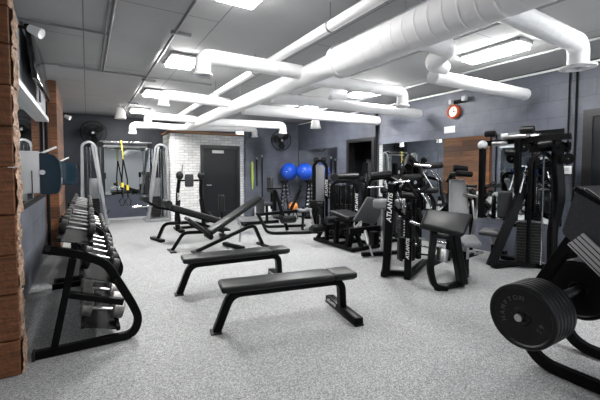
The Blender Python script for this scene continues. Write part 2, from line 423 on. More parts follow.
# mirrors on the right wall
for (y0, y1, lab) in ((2.47, 4.66, 'tall frameless mirror on the right wall behind the dual pulley machine'), (4.68, 6.37, 'frameless mirror on the right wall left of the vertical seam, beside the dark doorway')):
    b = MB(); wb(b, XR - .012, XR - .002, y0, y1, .6, 2.07); tag(b.build('wall_mirror', 'mirror', smooth=False), lab, 'mirror')
b = MB(); wb(b, XR - .012, XR - .002, 8.02, 10.15, .6, 2.1); tag(b.build('wall_mirror', 'mirror', smooth=False), 'mirror in the far right corner beyond the dark doorway', 'mirror')
b = MB(); wb(b, .42, 1.62, YB - .055, YB - .041, .74, 2.12); tag(b.build('wall_mirror', 'mirror', smooth=False), 'mirror on the dark back wall behind the silver cable crossover', 'mirror')

# ------------------------------------------------------------------ ceiling services
X0, Z0 = 2.28, 2.58
def spiral_duct(mb, p0, p1, r, pitch=.12, seg=28):
    """round duct with rolled seams"""
    p0, p1 = V(p0), V(p1); l = (p1 - p0).length; prof = [(r * .9, 0), (r, 0)]; h = pitch
    while h < l - .02:
        prof += [(r, h - .02), (r, h - .005), (r + .0022, h), (r, h + .005), (r, h + .02)]; h += pitch
    prof += [(r, l), (r * .9, l)]
    mb.lathe(prof, p0, p1 - p0, seg)
    return mb
t = thing('main_duct', 'large white spiral duct running the length of the ceiling', 'duct', (X0, 3, Z0))
b = spiral_duct(MB(), (X0, -3.9, Z0), (X0, 2.95, Z0), .165); b.build('wide_section', 'duct', t, True)
b = spiral_duct(MB(), (X0, 2.93, Z0), (X0, 9.3, Z0), .115); b.cyl((X0, 9.28, Z0), (X0, 9.3, Z0), .112, seg=28); b.build('narrow_section', 'duct', t, True)
b = MB().lathe([(.16, 0), (.173, 0), (.173, .06), (.115, .065), (.11, .06)], (X0, 2.92, Z0), (0, 1, 0)); b.build('reducer_collar', 'duct', t, True)
b = MB()
for y in (.5, 2.0, 3.9, 5.5, 7.0, 8.6):
    for sx in (-.1,): b.cyl((X0 + sx, y, Z0 + .1), (X0 + sx, y, CEIL), .004, seg=8)
b.build('hanger_rod', 'satin', t, True)

def branch(path, r, lab, flange=None, nm='branch_duct', cap=False, grille=True):
    t = thing(nm, lab, 'duct', path[0], group=None)
    b = MB(); pts = fillet(path, r * 1.25, 6)
    k = 20; rings = []; prev = None
    # resample straight runs with seams
    out = [pts[0]]
    for a, c in zip(pts, pts[1:]):
        l = (c - a).length; n = max(1, int(l / .14))
        for q in range(1, n + 1):
            p = a.lerp(c, q / n)
            out.append(p)
    for i, p in enumerate(out):
        a = out[max(i - 1, 0)]; c = out[min(i + 1, len(out) - 1)]; tt = (c - a).normalized()
        sd = V((0, 0, 1)) if prev is None else prev
        if abs(tt.dot(sd)) > .999: sd = V((0, 1, 0))
        sd = (sd - tt * sd.dot(tt)).normalized(); prev = sd; nn = tt.cross(sd)
        for dr, off in ((r, -.016), (r, -.004), (r + .0018, 0), (r, .004), (r, .016)):
            rings.append([b.bm.verts.new(p + tt * off + sd * dr * math.cos(2 * PI * j / k) + nn * dr * math.sin(2 * PI * j / k)) for j in range(k)])
    for A, B in zip(rings, rings[1:]):
        for j in range(k): b.bm.faces.new((A[j], A[(j + 1) % k], B[(j + 1) % k], B[j]))
    if cap: b.bm.faces.new(rings[-1]); b.bm.faces.new(rings[0][::-1])
    b.build('duct_tube', 'duct', t, True)
    if flange:
        e = V(path[-1]); d = (e - V(path[-2])).normalized()
        MB().lathe([(r * .8, -.01), (r, -.03), (flange, -.012), (flange, .004), (r * .85, .004)], e, d, closed=True).build('outlet_flange', 'duct', t, True)
        if grille:
            g = MB().cyl(e - d * .03, e - d * .025, r * .97); g.build('outlet_damper', 'conduit', t, True)
    return t
ZB = 2.62
branch([(X0 - .1, 3.62, ZB - .01), (1.06, 3.72, ZB + .02), (1.06, 3.72, 2.44)], .082, 'nearest white branch duct with elbow on the left of the main duct', .105)
branch([(X0 - .1, 6.05, ZB + .02), (1.09, 6.1, ZB + .06), (1.09, 6.1, 2.50)], .085, 'second white branch duct on the left, elbow hanging beside the third ceiling light', .1)
branch([(X0 - .1, 8.3, ZB), (1.17, 8.4, ZB + .02), (1.17, 8.4, 2.46)], .085, 'third white branch duct on the left with short drop near the back wall', .1)
branch([(X0 + .05, 9.35, 2.56), (2.0, 10.1, 2.62), (1.7, 10.3, 2.66), (1.35, 10.3, 2.64), (1.05, 10.3, 2.64), (1.05, 10.3, 2.42)], .085, 'S-bent white duct with drop beside the brick closet', .105)
branch([(X0 + .1, 8.6, 2.62), (4.64, 8.6, 2.68), (4.64, 8.6, 2.46)], .10, 'long white branch duct with elbow by the wall fan', .125)
branch([(X0 + .05, 9.9, 2.62), (4.42, 10.0, 2.70), (4.42, 10.0, 2.47)], .09, 'low white duct with drop above the brick closet corner', .11)
branch([(X0 + .1, 1.52, 2.66), (4.05, 1.55, 2.66), (4.05, 1.55, 2.43)], .088, 'near right white branch duct ending in a flanged elbow by the wall', .15)
branch([(X0 + .1, 3.86, 2.62), (4.22, 3.9, 2.66), (4.22, 3.9, 2.44)], .085, 'white branch duct with elbow between the two right ceiling lights', .11)
branch([(2.45, 2.35, 2.72), (3.3, 2.42, 2.74), (3.45, 2.75, 2.70), (3.72, 2.82, 2.69)], .10, 'short curved grey duct dropping from the right side of the main duct', None)
for (x0, y0, x1, r, lab) in ((3.62, 2.86, 5.72, .085, 'nearest long white straight duct reaching towards the clock wall'),
                          (2.5, 4.95, 5.82, .085, 'long white straight duct in the middle of the right ceiling'),
                          (2.5, 6.15, 5.82, .105, 'farthest long white straight duct above the dark doorway')):
    branch([(x0, y0, 2.58), (x1, y0, 2.6)], r, lab, None, cap=True)
# small insulated pipe above main duct
t = thing('ceiling_pipe', 'slim pale pipe running along the ceiling beside the main duct', 'pipe', (1.98, 3, 2.78))
MB().cyl((1.96, -3.9, 2.78), (1.96, 9.5, 2.78), .05).build('pipe_run', 'duct', t, True)
b = MB()
for y in (1, 2.7, 4.4, 6.1, 7.8): b.cyl((1.96, y, 2.8), (1.96, y, CEIL), .005, seg=8); b.lathe([(.05, -.01), (.056, -.01), (.056, .01), (.05, .01)], (1.96, y, 2.78), (0, 1, 0))
b.build('pipe_hanger', 'conduit', t, True)
# pendant lights row and panels
def panel_light(x, y, w, d, lab, grp=None, z=CEIL):
    t = thing('ceiling_light', lab, 'ceiling light', (x, y, z), group=grp)
    b = MB().box((0, 0, -.008), (w + .05, d + .05, .016))
    for sx in (-1, 1): b.box((sx * (w / 2 + .016), 0, -.024), (.018, d + .05, .046), bev=.003).box((0, sx * (d / 2 + .016), -.024), (w + .05, .018, .046), bev=.003)
    b.build('housing', 'white', t)
    MB().box((0, 0, -.05 if x > 4 else -.044), (w, d, .085 if x > 4 else .052)).build('diffuser', 'lamp_far' if y > 4 else 'lamp', t)
    return t
LL = ['nearest ceiling light on the left row, cut by the top of the picture', 'second ceiling light on the left row, beside the first duct elbow', 'third ceiling light on the left row', 'farthest ceiling light on the left row, near the back wall']
for i, y in enumerate((2.82, 5.12, 7.5, 9.85)):
    panel_light(1.17, y, .34, .5, LL[i])
for y in (-2.2,):
    panel_light(1.17, y, .32, .62, 'ceiling light of the left row, behind the viewpoint', 'left row lights behind the viewpoint')
for i, (y, lab) in enumerate(((2.62, 'nearest ceiling light on the right row, between the ducts'), (5.2, 'second ceiling light on the right row'), (7.4, 'farthest ceiling light on the right row'))):
    panel_light(4.48 if y < 4 else 4.62, y, .26, .72, lab)
for y in (.35, -1.9):  # unseen lamps added to the right row to brighten ducts and floor
    panel_light(4.42, y, .26, .9, 'added unseen ceiling light of the right row, behind the viewpoint', 'added right row lights behind the viewpoint')
# conduits
def conduit(pts, r, lab, mat='conduit', rr=.06):
    o = MB().tube(pts, r, r=rr).build('conduit', mat); return tag(o, lab, 'conduit')
conduit([(.21, -3.8, 2.975), (.21, 6.3, 2.975)], .014, 'grey conduit running along the ceiling nearest the left wall')
conduit([(.25, -3.8, 2.975), (.25, 6.3, 2.975)], .014, 'grey conduit beside its twin, second from the left wall')
conduit([(.87, -3.8, 2.97), (.87, 10.8, 2.97)], .016, 'grey conduit running beside the left row of lights')
conduit([(XL + .3, 6.3, 2.975), (1.95, 6.3, 2.975)], .012, 'thin conduit crossing the ceiling before the third light')
conduit([(XL + .05, 4.55, 2.97), (.25, 4.55, 2.97)], .012, 'short thin conduit crossing from the left wall above the television')
conduit([(XL + .08, 6.17, 2.4), (XL + .08, 6.17, 2.95), (XL + .3, 6.17, 2.96), (.19, 6.2, 2.96)], .015, 'bent conduit rising from the left wall onto the ceiling')
conduit([(3.7, -3.8, 2.97), (3.7, 9.9, 2.97)], .014, 'pale conduit along the ceiling right of the main duct', 'pipe')
conduit([(5.1, -3.8, 2.97), (5.1, 9.9, 2.97)], .016, 'pale conduit along the ceiling right of the right lights', 'pipe')
conduit([(XR - .03, -3.8, 2.96), (XR - .03, 10.1, 2.96)], .018, 'white conduit running along the top of the right wall', 'duct')
conduit([(XR - .02, 2.42, 1.52), (XR - .02, 2.42, 2.93)], .012, 'black vertical conduit above the thermostat', 'black_matte')
conduit([(XR - .02, 2.33, 0.1), (XR - .02, 2.33, 2.93)], .014, 'black vertical conduit between thermostat and dark door', 'black_matte')
conduit([(XR - .04, 6.42, 0.0), (XR - .04, 6.42, 2.93)], .03, 'thick black vertical pipe beside the dark doorway', 'black_matte')
conduit([(XL + .05, 7.3, 0), (XL + .05, 7.3, 2.95)], .025, 'dark vertical pipe beside the timber cladding', 'black_matte')
b = MB()
for i, y in enumerate((4.3, 6.7, 9.1)):
    b = MB().box((.93, y - .2, 2.965), (.22, .05, .035), bev=.005); tag(b.build('junction_box', 'conduit'), ['grey junction box before the second ceiling light', 'grey junction box before the third ceiling light', 'grey junction box before the farthest left light'][i], 'junction box')
# white bell pendants
for (x, y, z, lab) in ((.69, 9.2, 2.64, 'white bell-shaped pendant lamp near the left back corner'), (4.6, 6.9, 2.42, 'white bell-shaped pendant hanging near the far right corner')):
    t = thing('pendant_lamp', lab, 'pendant lamp', (x, y, z))
    MB().lathe([(.0, .27), (.035, .27), (.075, .24), (.1, .1), (.125, 0), (.115, 0), (.09, .1), (.06, .22), (0, .24)], (x, y, z), (0, 0, 1)).build('lamp_shade', 'white', t, True)
    MB().cyl((x, y, z + .26), (x, y, CEIL), .008).lathe([(0, 0), (.05, 0), (.05, .03), (0, .03)], (x, y, CEIL - .03)).build('stem', 'white', t, True)
t = thing('sprinkler_head', 'small white sprinkler fitting hanging right of the main duct', 'sprinkler', (3.3, 4.1, 2.6))
MB().cyl((3.35, 4.6, 2.62), (3.35, 4.6, CEIL), .01).build('stem', 'white', t, True)
MB().lathe([(0, 0), (.04, 0), (.05, .03), (.02, .05), (0, .06)], (3.35, 4.6, 2.57)).build('head', 'white', t, True)

# wall things on the right
t = thing('wall_clock', 'round orange-rimmed wall clock above the white notice', 'clock', (XR, 4.3, 2.58))
MB().lathe([(.11, 0), (.132, .01), (.132, .07), (.1, .085), (.1, .05)], (XR - .001, 4.31, 2.57), (-1, 0, 0), closed=True).build('clock_rim', 'rust', t, True)
MB().cyl((XR - .01, 4.31, 2.57), (XR - .055, 4.31, 2.57), .102, seg=32).build('dial', 'cream', t, True)
MB().box((XR - .06, 4.31, 2.6), (.004, .01, .08)).box((XR - .06, 4.28, 2.57), (.004, .06, .012)).build('clock_hands', 'black', t, True)
tag(MB().box((XR - .006, 4.42, 2.24), (.01, .24, .13), bev=.002).build('notice', 'white'), 'white notice fixed to the right wall under the clock', 'notice')
t = thing('thermostat', 'small white thermostat box on the right wall near the dark door', 'thermostat', (XR, 2.42, 1.45))
MB().box((XR - .02, 2.42, 1.45), (.035, .12, .12), bev=.008).build('housing', 'white', t, True)
MB().box((XR - .039, 2.42, 1.46), (.004, .06, .05)).build('display', 'lightgrey', t, True)
t = thing('wall_spotlight', 'small twin-headed black and white emergency light high on the right wall', 'spotlight', (XR, 4.2, 2.78))
MB().box((XR - .03, 4.2, 2.75), (.06, .3, .06), bev=.01).build('housing', 'black_matte', t, True)
MB().box((XR - .1, 4.33, 2.75), (.09, .06, .09), bev=.015).box((XR - .1, 4.05, 2.77), (.09, .08, .09), bev=.015).build('lamp_head', 'lightgrey', t, True)

# dispensers on left wall
def dispenser(y, x0, x1, z0, z1, dpt, lab):
    t = thing('wipes_dispenser', lab, 'dispenser', (XL, y, z0)); zc = (z0 + z1) / 2; hh = z1 - z0; xm = x0 + (x1 - x0) * .48
    MB().box(((x0 + xm) / 2, y, zc + .01), (xm - x0, dpt, hh), bev=.012).build('housing', 'lightgrey', t, True)
    pr = [(xm, z0), (x1 - .03, z0), (x1 - .004, z0 + hh * .2), (x1, z0 + hh * .5), (x1 - .012, z0 + hh * .8), (x1 - .05, z1 - .02), (xm, z1)]
    MB().prism(pr, (0, 1, 0), dpt, (0, y - dpt / 2, 0), bev=.008).build('front_cover', 'navy', t, True)
    MB().cyl((xm + .02, y - dpt / 2 + .005, zc + .01), (xm + .02, y - dpt / 2 - .012, zc + .01), .022).build('lock_button', 'lightgrey', t, True)
    MB().box((xm + .05, y, z1 + .02), (.16, .03, .018), (0, math.radians(-28), 0), bev=.006).build('lever', 'white', t, True)
    MB().box((x0 + .09, y - dpt / 2 - .003, z0 + .11), (.006, .004, .2)).build('seam', 'black_matte', t, True)
    MB().box(((XL + x0) / 2 + .01, y, zc), (x0 - XL + .02, dpt * .8, hh * .8)).build('wall_plate', 'lightgrey', t, True)
dispenser(3.95, XL + .12, -.20, 1.235, 1.605, .26, 'large grey and navy paper dispenser mounted beside the near timber post')
dispenser(6.3, XL + .06, -.12, 1.23, 1.58, .26, 'smaller looking navy dispenser farther along the left wall')

# ------------------------------------------------------------------ dumbbells
def make_dumbbell(kind):
    r, hl, L_, mat = {'small': (.062, .05, .25, 'iron'), 'mid': (.068, .06, .28, 'iron'), 'big': (.072, .085, .33, 'grey_iron')}[kind]
    t = thing('dumbbell', 'x', 'dumbbell')
    MB().cyl((-L_ / 2 + .01, 0, 0), (L_ / 2 - .01, 0, 0), .0115 if kind != 'big' else .015, seg=14).build('handle', 'satin', t)
    for sx in (-1, 1):
        x0 = sx * (L_ / 2 - hl)
        MB().lathe([(0, 0), (r * .9, 0), (r, .008), (r, hl - .008), (r * .9, hl), (r * .35, hl), (r * .35, hl + .006), (0, hl + .006)], (x0, 0, 0), (sx, 0, 0), seg=18).build('weight_head', mat, t)
    return t
def make_rack(name, lab, y0, y1, tops):
    t = thing(name, lab, 'dumbbell rack', (0, y0, 0))
    for y, q in ((y0, 0), (y1, 1)):
        pts = [(-.30, y, .845), (-.06, y, .78), (.12, y, .68), (.31, y, .30), (.36, y, .16), (.31, y, .035), (-.37, y, .035)]
        b = MB().tube(pts, (.055, .065), side=(0, 1, 0), r=.07, n=6); b.build('side_frame', 'black', t, True)
        MB().bar((-.11, y, .75), (-.25, y, .06), .05, .055, side=(0, 1, 0)).build('upright', 'black', t, True)
        MB().bar((-.16, y, .47), (.24, y, .33), .05, .05, side=(0, 1, 0)).build('cross_brace', 'black', t, True)
        MB().box((-.38, y, .035), (.02, .075, .07), bev=.004).cyl((-.27, y - .03, .845), (-.27, y - .036, .845), .018).build('end_cap', 'iron', t, True)
    for (xc, zc, wd, tilt) in tops:
        b = MB()
        c, s_ = math.cos(tilt), math.sin(tilt)
        for u in (-wd / 2, wd / 2):
            p = (xc + u * c, zc - u * s_ * 1.)
            b.bar((p[0], y0 - .05, p[1]), (p[0], y1 + .05, p[1]), .03, .035)
        b.box((xc, (y0 + y1) / 2, zc - .012), (wd, y1 - y0 + .06, .006), (0, tilt, 0))
        b.build('tray', 'black_matte', t, True)
    b = MB()
    for y in (y0, y1):
        b.bar((-.1, y, .75), (-.1, y, .88), .045)
    b.build('tray_support', 'black', t, True)
    return t
TR = [(-.09, .885, .22, math.radians(14)), (.06, .565, .25, math.radians(20)), (.07, .165, .26, math.radians(16))]
make_rack('dumbbell_rack', 'near three-tier black dumbbell rack with D-shaped end frame against the left wall', 3.3, 5.15, TR)
make_rack('dumbbell_rack', 'far black dumbbell rack behind the near one, reaching towards the cable crossover', 5.4, 7.4, TR)
DB = {k: make_dumbbell(k) for k in ('small', 'mid', 'big')}
first = {k: True for k in DB}
tn = ['top', 'middle', 'bottom']
for ri, (ya, yb, rn) in enumerate(((3.36, 5.1, 'near'), (5.47, 7.35, 'far'))):
    for ti, (xc, zc, wd, tilt) in enumerate(TR):
        kind = ('small', 'mid', 'big')[ti]; r = {'small': .062, 'mid': .068, 'big': .072}[kind]
        n = (6, 6, 6)[ti]
        for k in range(n):
            y = ya + (yb - ya) * (k + .3) / n + random.uniform(-.004, .004)
            pos = (xc + random.uniform(-.006, .006) + r * math.sin(tilt), y, zc + .016 + r * math.cos(tilt) + .003)
            if first[kind]: o = DB[kind]; first[kind] = False
            else: o = copy_tree(DB[kind])
            o.location = pos; o.rotation_euler = (0, tilt, random.uniform(-.03, .03))
            o['group'] = 'dumbbells on the %s tier of the %s rack' % (tn[ti], rn)
            o['label'] = {'small': 'chrome-handled small round dumbbell on the %s tier of the %s rack', 'mid': 'chrome-handled medium round dumbbell on the %s tier of the %s rack', 'big': 'grey large round dumbbell on the %s tier of the %s rack'}[kind] % (tn[ti], rn)

# ------------------------------------------------------------------ benches
def flat_bench(lab):
    t = thing('flat_bench', lab, 'bench', group=None)
    # local x along bench; origin at floor under left foot; length to T-foot 1.27
    b = MB().tube([(-.0, 0, .012), (.13, 0, .34), (1.235, 0, .34), (1.25, 0, .05)], (.085, .07), side=(0, 1, 0), r=.1, n=7); b.build('frame', 'black', t)
    MB().box((-.005, 0, .006), (.10, .12, .012), bev=.003).build('foot_plate', 'iron', t)
    tf = MB().box((1.26, 0, .045), (.09, .66, .06), bev=.006).build('foot_bar', 'black', t)
    MB().box((1.26, 0, .0085), (.095, .68, .016), bev=.004).build('foot_rubber', 'rubber', tf)
    MB().box((.57, 0, .41), (1.08, .27, .062), bev=.024, seg=4).build('long_pad', 'vinyl', t)
    MB().box((1.235, 0, .41), (.245, .27, .062), bev=.024, seg=4).build('seat_pad', 'vinyl', t)
    MB().box((.57, 0, .375), (.98, .22, .012)).box((1.235, 0, .375), (.19, .22, .012)).build('pad_board', 'black_matte', t)
    lettering('ATLANTIS', .045, t, frame_mtx((1.2135, .18, .045), (0, -1, 0), (0, 0, 1)))
    return t
fb = flat_bench('nearest black flat weight bench with T-shaped foot, in the middle of the floor')
fb.location = (.96, 3.03, 0); fb.rotation_euler = (0, 0, math.radians(-11))
dup(fb, (.89, 4.19, 0), math.radians(-6), 'black flat weight bench just behind the nearest one')

# incline bench
t = thing('incline_bench', 'black incline bench with raised backrest standing behind the flat benches', 'bench', (2.1, 6.2, 0))
MB().tube([(1.27, 6.5, .02), (1.45, 6.42, .33), (1.95, 6.28, .33)], (.06, .06), r=.08).build('front_leg', 'black', t, True)
MB().tube([(1.6, 6.15, .03), (2.55, 6.05, .40), (2.66, 6.05, .40), (2.85, 6.1, .02)], (.06, .06), r=.09).build('main_frame', 'black', t, True)
MB().box((2.3, 6.2, .04), (.09, .6, .06), (0, 0, .25), bev=.006).build('foot_bar', 'black', t, True)
MB().box((2.85, 6.1, .02), (.09, .42, .035), bev=.006).build('rear_foot_bar', 'black', t, True)
MB().box((1.62, 6.12, .015), (.12, .3, .03), (0, 0, .2), bev=.005).box((1.26, 6.5, .012), (.1, .34, .024), bev=.005).build('front_foot', 'iron', t, True)
def incl_pad(p0, p1, w, th, name, mat, par, bev=.024):
    p0, p1 = V(p0), V(p1); d = p1 - p0; x = d.normalized(); y = V((0, 0, 1)).cross(x).normalized(); z = x.cross(y)
    m = Matrix((x, y, z)).transposed().to_4x4(); m.translation = (p0 + p1) / 2
    return MB().pad((0, 0, 0), (d.length, w, th), bev=bev, mat=m).build(name, mat, par, True)
incl_pad((1.83, 6.15, .36), (2.82, 6.15, .93), .28, .065, 'back_pad', 'vinyl', t)
incl_pad((1.45, 6.2, .62), (1.82, 6.2, .32), .28, .06, 'seat_pad', 'vinyl', t)
MB().bar((1.85, 6.15, .3), (2.75, 6.15, .84), .05, .05).bar((1.5, 6.2, .53), (1.85, 6.2, .28), .05, .05).build('pad_rail', 'black', t, True)
MB().tube([(2.33, 6.1, .58), (2.42, 6.1, .4), (2.38, 6.1, .12)], (.05, .03), r=.08).build('adjuster_strut', 'satin', t, True)
MB().cyl((1.82, 6.0, .28), (1.82, 6.3, .28), .045).build('pivot', 'black', t, True)

# decline bench behind
t = thing('decline_bench', 'long black decline bench with foam foot rollers, behind the incline bench', 'bench', (1.7, 7.3, 0))
MB().tube([(1.2, 7.6, .03), (1.32, 7.5, .36), (1.9, 7.4, .36), (2.5, 7.3, .12)], (.06, .06), r=.1).build('main_frame', 'black', t, True)
MB().box((1.2, 7.62, .035), (.1, .5, .055), (0, 0, .25), bev=.006).box((2.5, 7.3, .035), (.1, .45, .055), bev=.006).build('foot_bar', 'black', t, True)
incl_pad((1.42, 7.3, .72), (2.55, 7.3, .32), .28, .1, 'back_pad', 'vinyl', t)
MB().bar((1.4, 7.3, .66), (2.5, 7.3, .27), .05).tube([(1.6, 7.4, .36), (1.55, 7.3, .6)], (.05, .05)).build('pad_rail', 'black', t, True)
MB().tube([(1.42, 7.3, .66), (1.15, 7.3, .72), (.93, 7.3, .88)], (.045, .045), r=.08).build('leg_arm', 'black', t, True)
MB().cyl((1.33, 7.08, .79), (1.33, 7.52, .79), .075, bev=.01).build('thigh_roller', 'vinyl', t, True)
MB().cyl((.93, 7.08, .90), (.93, 7.5, .90), .055, bev=.01).build('foot_roller', 'vinyl', t, True)
MB().cyl((.72, 7.32, .75), (1.08, 7.32, .76), .022).build('handle_bar', 'chrome', t, True)
# short post stool seen behind incline pad
t = thing('post_pad', 'small upright black padded post between the incline bench and the charcoal door', 'padded post', (2.75, 8.2, 0))
MB().bar((2.75, 8.2, .03), (2.75, 8.2, .55), .05).build('post', 'black', t, True)
MB().pad((2.75, 8.2, .65), (.14, .08, .42), bev=.03).build('pad', 'vinyl', t, True)
MB().box((2.75, 8.2, .02), (.3, .4, .04), bev=.006).build('base_plate', 'black', t, True)

# ------------------------------------------------------------------ cable crossover at the back
t = thing('cable_crossover', 'silver cable crossover with two arched towers and a chrome pull-up bar, at the back wall', 'cable machine', (.9, 10.8, 0))
CY = 10.75
for (xa, xb, xc, xd, nm) in ((-.12, -.1, .42, .06, 'left'), (1.98, 1.93, 1.42, 1.78, 'right')):
    for yy in (CY - .25,):
        MB().tube([(xb - (.04 if nm == 'left' else -.04), yy, .03), (xb, yy, 2.1), (xd, yy + .02, 2.18), (xd + (.12 if nm == 'left' else -.12), yy + .05, 2.1), (xc, yy + .1, .05)], (.06, .06), r=.12, n=6).build('tower_frame', 'silver', t, True)
    MB().bar((xc, CY - .3, .05), (xd + (.06 if nm == 'left' else -.06), CY - .3, 2.1), .05).bar((xb, CY + .15, .05), (xb, CY + .15, 2.05), .06).bar((xb, CY - .25, 2.05), (xb, CY + .17, 2.05), .05).build('rear_upright', 'silver', t, True)
    MB().box(((xb + xc) / 2, CY, .04), (abs(xc - xb) + .14, .6, .07), bev=.01).build('base', 'silver', t, True)
    xm = (xb + xc) / 2
    b = MB()
    for k in range(14): b.box((xm, CY + .02, .13 + k * .042), (.22, .11, .038), bev=.004, seg=1)
    b.build('weight_stack', 'iron', t, True)
    b = MB()
    for dx in (-.15, -.08, .08, .15): b.cyl((xm + dx, CY + .02, .07), (xm + dx, CY + .02, 2.05), .011, seg=10)
    b.build('guide_rod', 'chrome', t, True)
    MB().box((xm, CY + .02, .92), (.24, .02, .62), bev=.005).build('stack_shroud', 'silver', t, True)
    MB().lathe([(0, -.03), (.075, -.03), (.075, -.02), (.055, 0), (.075, .02), (.075, .03), (0, .03)], (xc - (.1 if nm == 'left' else -.1), CY - .1, 2.13), (0, 1, 0)).build('top_pulley', 'iron', t, True)
    MB().box((xc - (.03 if nm == 'left' else -.03), CY - .2, 1.3), (.07, .09, .16), bev=.01).build('pulley_carriage', 'iron', t, True)
    MB().cyl((xc - (.03 if nm == 'left' else -.03), CY - .26, 1.24), (xc - (.03 if nm == 'left' else -.03), CY - .26, .4), .005, seg=8).tube([(xc - .06, CY - .26, .4), (xc, CY - .26, .3), (xc + .06, CY - .26, .4)], .012).build('cable_handle', 'black', t, True)
MB().bar((.3, CY - .08, 2.2), (1.55, CY - .08, 2.2), .05).bar((.3, CY + .12, 2.1), (1.55, CY + .12, 2.1), .05).build('crossbar', 'silver', t, True)
MB().cyl((.3, CY - .2, 2.2), (1.55, CY - .2, 2.2), .02).build('pullup_bar', 'chrome', t, True)
# suspension straps
t = thing('suspension_trainer', 'yellow and black suspension straps hanging from the crossover bar', 'straps', (.83, CY - .24, 2.2))
MB().tube([(.8, CY - .24, 2.22), (.82, CY - .26, 1.95), (.83, CY - .26, 1.72)], (.028, .006), side=(1, 0, 0)).tube([(.78, CY - .17, 2.18), (.8, CY - .2, 2.235), (.8, CY - .24, 2.2)], (.04, .006), side=(1, 0, 0)).build('anchor_strap', 'yellow', t, True)
MB().tube([(.83, CY - .26, 1.74), (.79, CY - .26, 1.2), (.8, CY - .26, .72)], (.035, .006), side=(1, 0, 0)).tube([(.83, CY - .26, 1.74), (.92, CY - .26, 1.2), (.93, CY - .26, .72)], (.035, .006), side=(1, 0, 0)).build('leg_strap', 'black_matte', t, True)
MB().box((.8, CY - .27, 1.05), (.06, .02, .12)).box((.925, CY - .27, .98), (.06, .02, .14)).build('yellow_adjuster', 'yellow', t, True)
for x in (.79, .94):
    MB().tube([(x - .07, CY - .26, .62), (x, CY - .26, .72), (x + .07, CY - .26, .62), (x + .03, CY - .26, .5), (x - .03, CY - .26, .5)], .014, closed=True).build('handle_loop', 'rubber', t, True)
# wall fans
def fan(x, y, z, d, r, lab):
    t = thing('wall_fan', lab, 'fan', (x, y, z)); d = V(d).normalized(); c = V((x, y, z)) + d * .25
    b = MB(); u = d.cross(V((0, 0, 1))).normalized(); w_ = u.cross(d)
    for rr, off in ((r, 0), (r * .98, .05), (r * .98, -.05), (r * .66, .075), (r * .33, .085)):
        pts = [c + d * off + u * rr * math.cos(2 * PI * k / 28) + w_ * rr * math.sin(2 * PI * k / 28) for k in range(28)]
        b.tube(pts, .006, closed=True)
    for k in range(24):
        a = 2 * PI * k / 24; e_ = u * math.cos(a) + w_ * math.sin(a)
        b.tube([c + e_ * r * .18 + d * .09, c + e_ * r * .66 + d * .075, c + e_ * r * .98 + d * .05, c + e_ * r * .98 - d * .05], .003)
    b.build('cage', 'black', t, True)
    b = MB()
    for k in range(3):
        a = 2 * PI * k / 3 + .4; e_ = u * math.cos(a) + w_ * math.sin(a); f_ = d.cross(e_)
        bb = bmesh.new(); vs = [bb.verts.new(c + e_ * r * p[0] + f_ * r * p[1] + d * p[2]) for p in ((.12, -.08, -.02), (.5, -.3, -.03), (.85, -.2, -.02), (.9, .15, .02), (.6, .3, .03), (.12, .1, .02))]
        fc = bb.faces.new(vs); g = bmesh.ops.extrude_face_region(bb, geom=[fc]); bmesh.ops.translate(bb, vec=d * .006, verts=[q for q in g['geom'] if isinstance(q, bmesh.types.BMVert)])
        b.add(bb)
    b.build('blade', 'iron', t, True)
    MB().lathe([(0, -.12), (.06, -.12), (.07, -.05), (.05, .02), (.035, .09), (0, .1)], c, d).build('motor', 'black', t, True)
    MB().lathe([(0, .1), (.03, .1), (.03, .11), (0, .112)], c, d).build('hub_badge', 'lightgrey', t, True)
    MB().tube([V((x, y, z)) + V((0, 0, -.02)), c - d * .1], .02).build('wall_arm', 'black', t, True)
fan(5.38, 10.2, 2.42, (-.25, -1, -.1), .32, 'round black wall fan on the block wall above the blue exercise balls')
fan(.2, YB, 2.5, (-.1, -1, -.1), .32, 'round black wall fan above the left tower of the cable crossover')

# ------------------------------------------------------------------ far right corner items
t = thing('resistance_band', 'lime green resistance band hanging on the wall right of the brick closet', 'band', (4.42, 10.17, 1.7))
MB().tube([(4.38, 10.14, 1.7), (4.385, 10.14, 1.2), (4.4, 10.14, .85), (4.42, 10.14, 1.2), (4.41, 10.14, 1.7)], (.035, .008), side=(1, 0, 0), closed=True, r=.0).build('band_loop', 'green', t, True)
MB().cyl((4.4, 10.2, 1.72), (4.4, 10.12, 1.72), .012).build('hook', 'satin', t, True)
for x, zt, zb, nm, lab in ((4.56, 1.78, .95, 'lat_bar', 'thin black bar hanging on the block wall, left one of the two'), (4.74, 1.85, .4, 'barbell', 'long thin black bar hanging on the block wall, right one of the two')):
    t = thing(nm, lab, 'bar', (x, 10.15, zb))
    MB().cyl((x, 10.15, zb), (x, 10.15, zt), .016).build('shaft', 'black', t, True)
    MB().cyl((x, 10.15, zt), (x, 10.15, zt + .07), .02).box((x, 10.18, zt + .05), (.05, .035, .04), bev=.005).build('end_sleeve', 'satin', t, True)

